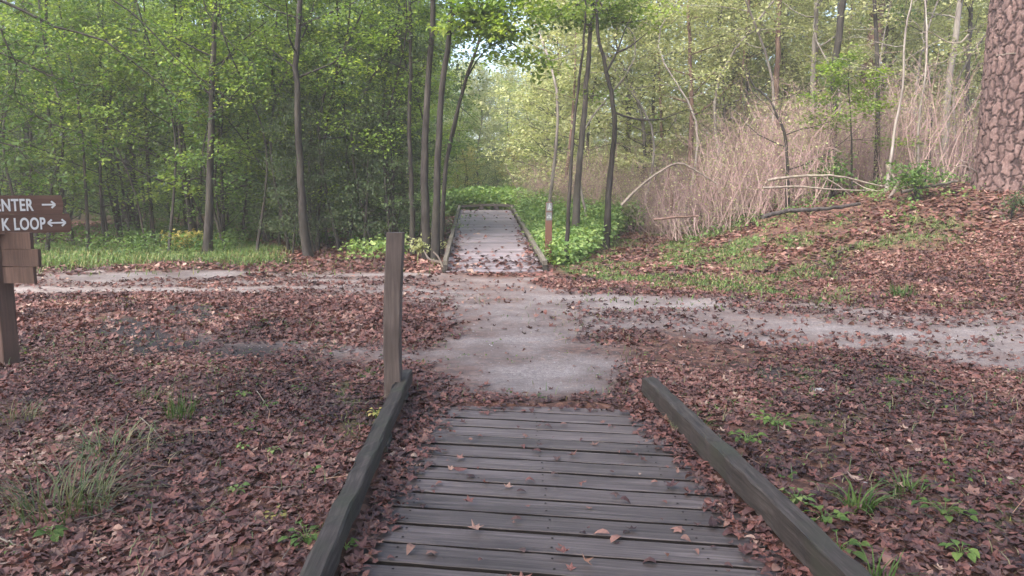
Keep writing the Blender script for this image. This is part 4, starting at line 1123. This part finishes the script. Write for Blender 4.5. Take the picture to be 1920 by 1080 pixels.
# ------------------------------------------------------------------ background trees: built once, copied
def proto_tree(H, r, start, R, nl, per, ls, leaf, bk, twigs=6, up=.25, droop=0, flat=.5, spread=.18, lean=.5, prof=None, name='tree', sides=7, colr=(0, 1)):
    P = smooth_path([(0, 0, -.3), (rng.normal(0, lean * .3), rng.normal(0, .2), H * .35), (rng.normal(0, lean), rng.normal(0, .4), H * .7), (rng.normal(0, lean * 1.3), 0, H)], 16)
    rad = trunk_rad(16, r, 1.3, .2)
    wg, lg = Geo(), Geo(); tube(wg, P, rad, sides, jitter=.1)
    grow(wg, lg, P, rad, start, R, nl, per, ls, droop, up, twigs, flat, colr, spread=spread, prof=prof)
    t = link(name, None); wg.obj('trunk', M[bk], t, smooth=True)
    lg.obj('crown', M[leaf], t)
    return t
PROTO = {
 'understory': [proto_tree(6.5, .05, .16, 2.3, 26, 24, .10, 'leaf_bright', 'bark', flat=.35), proto_tree(8, .07, .18, 2.6, 28, 24, .10, 'leaf_bright', 'bark', flat=.4), proto_tree(5, .04, .12, 2.0, 24, 24, .09, 'leaf_mid', 'bark', flat=.35)],
 'thicket': [proto_tree(3.8, .03, .10, 1.4, 30, 22, .065, 'leaf_dark', 'bark', flat=.8, spread=.15), proto_tree(5.2, .04, .08, 1.6, 36, 22, .07, 'leaf_dark', 'bark', flat=.8, spread=.13)],
 'tall': [proto_tree(16, .15, .12, 3.8, 50, 44, .17, 'leaf_mid', 'bark_grey', twigs=7, spread=.35), proto_tree(18, .18, .15, 4.0, 50, 44, .18, 'leaf_bright', 'bark', twigs=7, spread=.35)],
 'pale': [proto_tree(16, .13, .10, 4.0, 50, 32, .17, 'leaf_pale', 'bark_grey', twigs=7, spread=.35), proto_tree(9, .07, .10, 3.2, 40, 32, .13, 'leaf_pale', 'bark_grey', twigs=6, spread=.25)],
 'yellow': [proto_tree(6, .05, .2, 2.2, 26, 26, .11, 'leaf_yellow', 'bark', flat=.35)],
}
LAB = {
 'understory': ('slender understory tree with layered bright green leaves in the left wood', 'tree', 'bright green understory trees of the left wood'),
 'understory_c': ('small leafy tree in the sunlit woods beyond the far boardwalk', 'tree', 'small green trees beyond the far boardwalk'),
 'thicket': ('dense dark small-leaved evergreen thicket tree left of the tall trunk pair', 'tree', 'dark thicket trees left of the far boardwalk'),
 'tall': ('tall leafy forest tree filling the background of the left wood', 'tree', 'tall background trees of the left wood'),
 'tall_c': ('tall forest tree standing far behind the boardwalk end', 'tree', 'tall trees far beyond the boardwalk'),
 'pale': ('pale olive leaved tree rising behind the brown brush on the right bank', 'tree', 'pale trees behind the brush on the right'),
 'yellow': ('small yellowing tree glowing above the far boardwalk end', 'tree', 'yellowing saplings beyond the far boardwalk'),
}
PROTO['canopy'] = [proto_tree(17, .2, .48, 5.2, 40, 40, .17, 'leaf_mid', 'bark', twigs=8, spread=.45, up=.15)]
LAB['canopy'] = ('tall tree standing beside or behind the near boardwalk, its canopy shading the clearing', 'tree', 'tall trees round the clearing')
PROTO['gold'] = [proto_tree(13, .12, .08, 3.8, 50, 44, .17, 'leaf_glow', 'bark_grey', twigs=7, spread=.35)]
used = set()
LAND_L = [(-250, 'left of the view behind the sign'), (50, 'behind the broad shaded trunk at far left'), (118, 'behind the crooked stem by the sign'), (190, 'behind the pale thin sapling'), (245, 'near the thick blackish trunk'), (289, 'behind the bowed dark stem'), (340, 'behind the left-leaning dark stem'), (395, 'behind the straight dark trunk'), (440, 'in the gap right of the straight dark trunk'), (500, 'behind the thin dark stem'), (570, 'behind the knobbly-footed trunk'), (630, 'behind the right-leaning thin stem'), (690, 'in the dark thicket'), (760, 'left of the tall trunk pair'), (815, 'behind the tall trunk pair'), (870, 'over the left edge of the far boardwalk'), (920, 'over the middle of the far boardwalk'), (965, 'over the right edge of the far boardwalk'),
 (1030, 'behind the trail marker'), (1075, 'behind the slim straight tree'), (1135, 'behind the crooked forking tree'), (1190, 'behind the bright leafy shrub'), (1240, 'under the arched branch'), (1295, 'by the reddish stub trunk'), (1350, 'right of the reddish stub trunk'), (1400, 'by the greyish trunk'), (1450, 'by the brown trunk'), (1490, 'by the crooked leaning tree'), (1525, 'by the pale barked trunk'), (1565, 'by the dark straight trunk'), (1605, 'by the layered green sapling'), (1645, 'by the broad purplish trunk'), (1690, 'by the thin pale curved stem'), (1735, 'by the slender whitish stem'), (1780, 'by the leaning pale grey trunk'), (1820, 'beside the big pine'), (1890, 'behind the big pine'), (1990, 'outside the view right of the pine'), (2150, 'far right outside the view')]
SHORT = {'understory': 'bright green layered understory tree', 'understory_c': 'small leafy green tree', 'thicket': 'dense dark small-leaved tree', 'tall': 'tall leafy background tree', 'tall_c': 'tall pale distant tree', 'pale': 'pale olive leaved tree', 'yellow': 'small yellow leaved tree', 'gold': 'yellow green tree', 'brush': 'leafless pinkish brown brush bush', 'canopy': 'tall shading tree'}
taken = {}
def unique_label(kind, x, y, s):
    px = CX + x / y * F if y > 3 else -999
    if kind == 'canopy': return None
    dist, mark = min((abs(px - p), m_) for p, m_ in LAND_L)
    row = ('front row' if y < 20.8 else 'second row' if y < 23.3 else 'third row' if y < 27 else 'fourth row' if y < 31.5 else 'fifth row' if y < 38 else 'sixth row' if y < 48 else 'seventh row' if y < 58 else 'last row')
    sh = SHORT[kind] if len(mark.split()) < 7 else ' '.join(SHORT[kind].split()[-3:])
    for lab_ in (f'{sh} in the {row}, {mark}', f"{'smaller' if s < 1 else 'larger'} {sh} in the {row}, {mark}"):
        w_ = lab_.split()
        if len(w_) > 16: lab_ = ' '.join(w_[:1] + w_[len(w_) - 15:])
        if lab_ not in taken: taken[lab_] = 1; return lab_
    return lab_
def place(kind, idx, x, y, s=1.0, lab=None, sink=0.0):
    src = PROTO[kind][idx % len(PROTO[kind])]
    o = src if id(src) not in used else copy_tree(src)
    used.add(id(src))
    o.location = (x, y, float(gh(x, y, False)) - sink); o.rotation_euler = (0, 0, rng.uniform(0, 6.28))
    o.scale = (s, s, s * rng.uniform(.9, 1.12))
    L = LAB[lab or kind]; tag(o, unique_label(lab or kind, x, y, s) or L[0], *L[1:])
    return o
# left wood: x from pixel column at a depth
def at_col(px, Y): return (px - CX) / F * Y * 1.0
k_ = 0
for Y in (19.5, 21.5, 24, 27, 30.5):
    for px in np.arange(-180, 770, 150 - Y * 1.5):
        x = at_col(px + rng.uniform(-40, 40), Y)
        if px > 560 and Y < 23: continue
        place('understory', k_, x, Y + rng.uniform(-1, 1), rng.uniform(.8, 1.15)); k_ += 1
k_ = 0
for Y in (18.8, 21, 24):
    for px in np.arange(540, 735, 62):
        place('thicket', k_, at_col(px + rng.uniform(-18, 18), Y), Y + rng.uniform(-.5, .5), rng.uniform(.75, 1.1)); k_ += 1
for px, Y in ((100, 27), (200, 29), (330, 28), (430, 26), (520, 27), (20, 26), (-60, 24), (470, 31), (270, 33)):
    place('thicket', k_, at_col(px, Y), Y, rng.uniform(.8, 1.2)); k_ += 1
k_ = 0
for Y in (36, 44, 54, 66, 82, 100):
    for px in np.arange(-250, 830, 165 if Y < 50 else 130):
        place('tall', k_, at_col(px + rng.uniform(-50, 50), Y), Y + rng.uniform(-2, 2), rng.uniform(.8, 1.2)); k_ += 1
# tall trees round the clearing, outside the view, that shade the foreground
for x, y, s_ in ((-9, 1, 1), (-6.5, -4, 1), (0, -7, 1), (6.5, -4, 1), (9.5, 1, .95), (11.5, 6.5, 1), (3, -12, 1.1), (-4, -12, 1.1), (-11, -6, 1), (14, -2, 1)):
    place('canopy', 0, x, y, s_)
PROTO['stem'] = [proto_tree(8.5, .038, .30, 1.5, 18, 20, .09, 'leaf_bright', 'bark', flat=.4, lean=.9), proto_tree(9.5, .05, .35, 1.7, 18, 20, .10, 'leaf_mid', 'bark', flat=.4, lean=.5)]
PROTO['pale_stem'] = [proto_tree(9, .045, .38, 1.8, 18, 18, .10, 'leaf_pale', 'bark_pale', lean=1.0), proto_tree(10, .06, .4, 2, 18, 18, .10, 'leaf_pale', 'bark_red', lean=.7)]
LAB['stem'] = ('slim dark stem', 'tree', 'slim dark stems along the front of the left wood')
LAB['pale_stem'] = ('thin bare-stemmed tree', 'tree', 'thin stems standing in the brush of the right bank')
SHORT['stem'] = 'slim dark-stemmed tree'; SHORT['pale_stem'] = 'thin bare-stemmed tree'
for k_, px in enumerate((62, 140, 165, 228, 312, 372, 425, 452, 476, 522, 545, 612, 640, 662, 702, 722, 735, 750, 782)):
    Y = (18.8, 20.5, 19.4, 22.5)[k_ % 4] + rng.uniform(-.3, .3)
    place('stem', k_, at_col(px, Y), Y, rng.uniform(.85, 1.1))
for k_, px in enumerate((1022, 1050, 1110, 1165, 1195, 1248, 1275, 1322, 1368, 1385, 1425, 1500, 1540, 1588, 1622, 1672, 1705, 1755, 1800, 1850)):
    Y = (24, 27.5, 22.5, 30)[k_ % 4] + rng.uniform(-.4, .4)
    place('pale_stem', k_, at_col(px, Y), Y, rng.uniform(.85, 1.15))
# beyond the boardwalk
k_ = 0
for px, Y, s in ((835, 34, .6), (875, 38, .7), (930, 40, .6), (985, 36, .55), (1030, 40, .7), (1080, 44, .7), (860, 44, .9), (960, 46, .8), (1010, 50, .9), (1120, 38, .6), (790, 31, .8), (900, 52, 1.0), (1060, 34, .45)):
    place('understory', k_, at_col(px, Y), Y, s, 'understory_c'); k_ += 1
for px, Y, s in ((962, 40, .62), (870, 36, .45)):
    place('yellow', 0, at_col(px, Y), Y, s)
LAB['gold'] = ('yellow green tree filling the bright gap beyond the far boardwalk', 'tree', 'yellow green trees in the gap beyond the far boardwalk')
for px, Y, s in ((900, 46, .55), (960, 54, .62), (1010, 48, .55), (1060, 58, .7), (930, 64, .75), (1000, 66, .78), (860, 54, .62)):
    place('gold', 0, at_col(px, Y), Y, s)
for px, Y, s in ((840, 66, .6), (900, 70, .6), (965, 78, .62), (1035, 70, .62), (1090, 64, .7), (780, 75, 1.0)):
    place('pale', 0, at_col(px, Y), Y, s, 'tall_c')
k_ = 0
for Y in (28, 32, 37, 45, 56, 70):
    for px in np.arange(1090, 2150, 120 if Y < 50 else 100):
        place('pale', k_ if Y > 30 else 1, at_col(px + rng.uniform(-45, 45), Y), Y + rng.uniform(-2, 2), rng.uniform(.75, 1.15)); k_ += 1

# bare brush on the right bank
def proto_brush(n, H, R, seed, leaves=0):
    g = Geo(); lg = Geo(); A, B = [], []
    for q_ in range(n):
        a_ = rng.uniform(0, 6.28); b_ = R * .5 * math.sqrt(rng.random()); p = np.array([b_ * math.cos(a_), b_ * math.sin(a_), -.05])
        h = H * rng.uniform(.5, 1.1); az = rng.uniform(0, 6.28); ln = rng.uniform(.05, .55) * h
        e = p + np.array([math.cos(az) * ln, math.sin(az) * ln, h]); mid = (p + e) / 2 + rng.normal(0, .24, 3) - np.array([math.cos(az), math.sin(az), 0]) * ln * .15
        P = smooth_path([p, mid, e], 6); r = rng.choice([.005, .007, .012])
        tube(g, P, np.linspace(r, .003, 6), 3, cap=False, a=rng.random())
        for s_ in range(7):
            i2 = rng.integers(1, 6); a2 = rng.uniform(0, 6.28); l2 = rng.uniform(.2, .7)
            e2 = P[i2] + np.array([math.cos(a2) * l2 * .7, math.sin(a2) * l2 * .7, l2 * rng.uniform(-.2, .9)])
            tube(g, np.array([P[i2], (P[i2] + e2) / 2 + rng.normal(0, .04, 3), e2]), [.004, .003, .002], 3, cap=False, a=rng.random())
            A.append(P[i2]); B.append(e2)
    t = link('brush', None); g.obj('stems', M['twig'], t)
    if leaves:
        crown_leaves(lg, A, B, leaves, .055, .08, .6); lg.obj('leaves', M['leaf_pale'], t)
    return t
PROTO['brush'] = [proto_brush(75, 2.0, 1.6, 1, 1), proto_brush(85, 2.6, 1.8, 2, 3), proto_brush(60, 1.5, 1.5, 3)]
LAB['brush'] = ('leafless pinkish brown brush bush on the right bank', 'bush', 'bare brush covering the right bank')
k_ = 0
for Y in (20, 22, 24.5, 27, 30, 34):
    for px in np.arange(1010 + (24 - Y) * 12 if Y < 24 else 1010, 1900, 58 if Y < 26 else 48):
        if (Y < 21 and px < 1250) or (Y < 24 and px < 1170) or (Y < 26 and px < 1060): continue
        o = place('brush', k_ + (1 if rng.random() < .3 else 0), at_col(px + rng.uniform(-20, 20), Y), Y + rng.uniform(-.8, .8), rng.uniform(.75, 1.15) if px < 1350 else rng.uniform(.8, 1.3)); k_ += 1

g = Geo()
X, Y = rng.uniform(-75, 75, 5200), rng.uniform(66, 112, 5200); k = np.abs(X) < Y * .85
X, Y = X[k], Y[k]; n = len(X) * 14
XX = np.repeat(X, 14) + rng.normal(0, .8, n); YY = np.repeat(Y, 14) + rng.normal(0, .8, n)
scatter(g, *LEAF2, np.stack([XX, YY, gh(XX, YY, False) + rng.random(n) * 4.0], 1), rots(rng.uniform(0, 6.28, n), rng.normal(0, .6, n), rng.normal(0, .6, n)), rng.uniform(.3, .6, n), rng.random(n))
o = g.obj('shrubbery', M['leaf_mid']); tag(o, 'mass of green shrubbery closing the view deep in the forest', 'shrubbery', kind='stuff')

# green shrubs and herbs round the far boardwalk
g = Geo()
HERB = [poly_w(p) for p in ([(1035, 470), (960, 405), (960, 385), (1210, 390), (1215, 415), (1190, 430), (1110, 450)],)]
def herb_patch(geo, X, Y, h, ls, n_each, colr=(0, 1)):
    n = len(X) * n_each; XX = np.repeat(X, n_each) + rng.normal(0, .10, n); YY = np.repeat(Y, n_each) + rng.normal(0, .10, n)
    ZZ_ = gh(XX, YY, False) + rng.random(n) ** .7 * np.repeat(h * rng.uniform(.6, 1.2, len(X)), n_each)
    col = np.clip(np.repeat(rng.random(len(X)), n_each) * .6 + rng.random(n) * .4, 0, 1) * (colr[1] - colr[0]) + colr[0]
    scatter(geo, *LEAF2, np.stack([XX, YY, ZZ_], 1), rots(rng.uniform(0, 6.28, n), rng.normal(.1, .5, n), rng.normal(0, .5, n)), ls * rng.uniform(.6, 1.3, n), col)
def clear_far(X, Y): return ~((np.abs(X - deck_axis(Y)) < 1.1) & (Y < FAR1 + 1.7))
X, Y = rng.uniform(.0, 7.0, 5200), rng.uniform(16, 30, 5200)
k = clear_far(X, Y) & (X < 1.0 + (Y - 15) * .30) & (X > deck_axis(Y) + 1.15) & (rng.random(len(X)) < .85) & (fbm(X, Y, .8, 99) > .32)
herb_patch(g, X[k], Y[k], .5 + .4 * sm((Y[k] - 19) / 8), .12, 26)
X, Y = rng.uniform(-6, 5, 6500), rng.uniform(29, 40, 6500); k = clear_far(X, Y)
herb_patch(g, X[k], Y[k], .95, .17, 20)
X, Y = rng.uniform(-4, -2.6, 380), rng.uniform(17, 30, 380); k = clear_far(X, Y) & (rng.random(380) < .5)
herb_patch(g, X[k], Y[k], .4, .11, 18)
o = g.obj('undergrowth', M['herb']); tag(o, 'lush bright green herbs around and beyond the far boardwalk', 'undergrowth', kind='stuff')
g = Geo()
X, Y = rng.uniform(3, 17, 2600), rng.uniform(15, 30, 2600)
k = (rng.random(2600) < .6) & (X > 3.5 + (Y - 15) * .2) & (fbm(X, Y, .5, 98) > .45)
herb_patch(g, X[k], Y[k], .28, .08, 12, (0, .8))
o = g.obj('undergrowth', M['grass']); tag(o, 'sparse green weeds at the foot of the brown brush', 'undergrowth', kind='stuff')
g = Geo()
X, Y = rng.uniform(-17, -2.5, 2600), rng.uniform(18, 32, 2600); k = (fbm(X, Y, .5, 97) > .5)
herb_patch(g, X[k], Y[k], .5, .09, 16)
X, Y = rng.uniform(-34, -2.5, 3000), rng.uniform(31, 60, 3000)
herb_patch(g, X, Y, .9, .22, 14)
o = g.obj('undergrowth', M['leaf_mid']); tag(o, 'dark green undergrowth on the floor of the left wood', 'undergrowth', kind='stuff')

def shrub(px, py, h, R, n, ls, leaf, label, depth=None, cat='shrub', bk='bark', flat=.6, name='shrub'):
    p = ground_at(px, py) if depth is None else at(px, py, depth)
    p[2] = gh(p[0], p[1]); t = thing(name, tuple(p), label, cat)
    wg, lg = Geo(), Geo(); A, B = [], []
    for q_ in range(n):
        a_ = rng.uniform(0, 6.28); e = np.array([math.cos(a_) * R * rng.random(), math.sin(a_) * R * rng.random(), h * rng.uniform(.35, 1)])
        P = smooth_path([(0, 0, -.02), e * [.3, .3, .6], e], 5); tube(wg, P, np.linspace(.008, .003, 5), 3, cap=False)
        A += [P[2], P[3]]; B += [P[3] + rng.normal(0, .08, 3), P[4]]
    crown_leaves(lg, A, B, 12, ls, .09, flat)
    wg.obj('stems', M[bk], t); lg.obj('foliage', M[leaf], t)
shrub(1185, 435, .95, .7, 34, .12, 'herb', 'bright green leafy shrub right of the crooked forking tree')
shrub(1110, 440, .9, .6, 30, .11, 'herb', 'deep green leafy shrub between the slim trees')
shrub(795, 485, .55, .5, 26, .08, 'leaf_pale', 'small grey green shrub at the left corner of the far boardwalk')
shrub(1092, 476, .55, .45, 24, .07, 'leaf_pale', 'small grey green bush at the foot of the slim trees')
shrub(350, 470, .5, .8, 26, .10, 'leaf_yellow', 'yellow green low shrub left of the straight dark trunk')
shrub(560, 465, .6, .5, 18, .09, 'leaf_mid', 'small dark shrub at the foot of the knobbly trunk')
shrub(1895, 415, .6, .25, 14, .05, 'leaf_dark', 'thin dark dead plant below the big pine', bk='bark')
shrub(1560, 360, 1.2, .8, 26, .10, 'leaf_mid', 'green bush in front of the dark straight trunk', depth=19)
shrub(1720, 350, .9, .9, 30, .08, 'leaf_mid', 'green scrubby bush left of the pine foot', depth=16)
# broken stake by the left corner of the far boardwalk
p = ground_at(828, 505)
for pp, lab in (([(830, 500), (822, 482), (812, 472)], 'pale broken branch propped beside the left corner of the far boardwalk'), ([(828, 492), (805, 486), (795, 470)], 'second pale crooked branch under the small grey green shrub')):
    g = Geo(); P = np.array([at(x, y, p[1] - .1) for x, y in pp]); tube(g, smooth_path(P, 7), np.linspace(.03, .015, 7), 5)
    o = g.obj('fallen_branch', M['deadwood'], loc=tuple(P[0])); tag(o, lab, 'branch')

# fallen limbs and logs on the right bank
def log(pix, dep, r0, r1, mat, label, name='fallen_branch', cat='branch', side=()):
    P = np.array([at(x, y, d_) for (x, y), d_ in zip(pix, dep if hasattr(dep, '__len__') else [dep] * len(pix))])
    g = Geo(); pp = smooth_path(P, 16); pp = pp + rng.normal(0, r0 * .15, pp.shape); tube(g, pp, np.linspace(r0, r1, 16), 7, jitter=.15)
    for s_ in side:
        Q_ = np.array([at(x, y, d_) for x, y, d_ in s_]); tube(g, smooth_path(Q_, 7), np.linspace(r1 * 1.1, r1 * .4, 7), 5)
    o = g.obj(name, M[mat], smooth=True, loc=tuple(P[0])); tag(o, label, cat, 'fallen branches and logs on the right bank')
log([(1165, 385), (1200, 350), (1240, 320), (1270, 306), (1300, 316), (1345, 345)], 18.5, .04, .015, 'deadwood', 'pale arched branch rising left of the brown brush', side=([(1262, 308, 18.5), (1280, 322, 18.6), (1296, 350, 18.8)],))
log([(1440, 338), (1480, 332), (1540, 329), (1580, 332), (1655, 350)], 18, .035, .02, 'deadwood', 'long pale branch lying across the brush', side=([(1540, 330, 18), (1575, 350, 18), (1600, 372, 17.8)], [(1600, 340, 18), (1620, 352, 18), (1660, 362, 17.5)]))
log([(1430, 352), (1500, 350), (1570, 356), (1650, 358)], 17.8, .025, .015, 'deadwood', 'lower thin pale branch parallel to the long one')
log([(1663, 308), (1670, 325), (1682, 345), (1672, 365), (1660, 378)], 17, .045, .03, 'deadwood', 'twisted pale upright branch stub at the end of the long branch', side=([(1672, 365, 17), (1690, 352, 17), (1720, 345, 17)],))
log([(1430, 406), (1480, 396), (1545, 392), (1612, 382)], [15.5, 15.8, 16.2, 16.6], .05, .035, 'bark_grey', 'grey log lying on the bank below the brown brush', 'log', 'log')
log([(1690, 360), (1740, 350), (1795, 340)], 16, .04, .025, 'bark_grey', 'dark branch leading up towards the pine foot')
log([(1225, 412), (1260, 408), (1310, 405)], 17, .03, .02, 'bark_red', 'short brown stick on the bank behind the leafy shrub')
log([(400, 436), (460, 440), (520, 441)], 24, .14, .10, 'bark', 'dark rotting log on the floor of the left wood', 'log', 'log')
log([(255, 437), (300, 435), (345, 442)], 25, .12, .10, 'bark', 'dark log at the left, partly hidden behind the grass strip', 'log', 'log')
for (x, y), lab in (((1252, 395), 'crooked dead brown sapling below the arched branch'), ((1306, 395), 'short forked snag next to the reddish stub trunk')):
    log([(x + 4, y + 10), (x + 8, y - 30), (x, y - 60), (x + 8, y - 95)], 20, .04, .012, 'bark_red', lab, 'dead_sapling', 'sapling', side=([(x + 8, y - 30, 20), (x + 25, y - 60, 20), (x + 35, y - 80, 20)],))
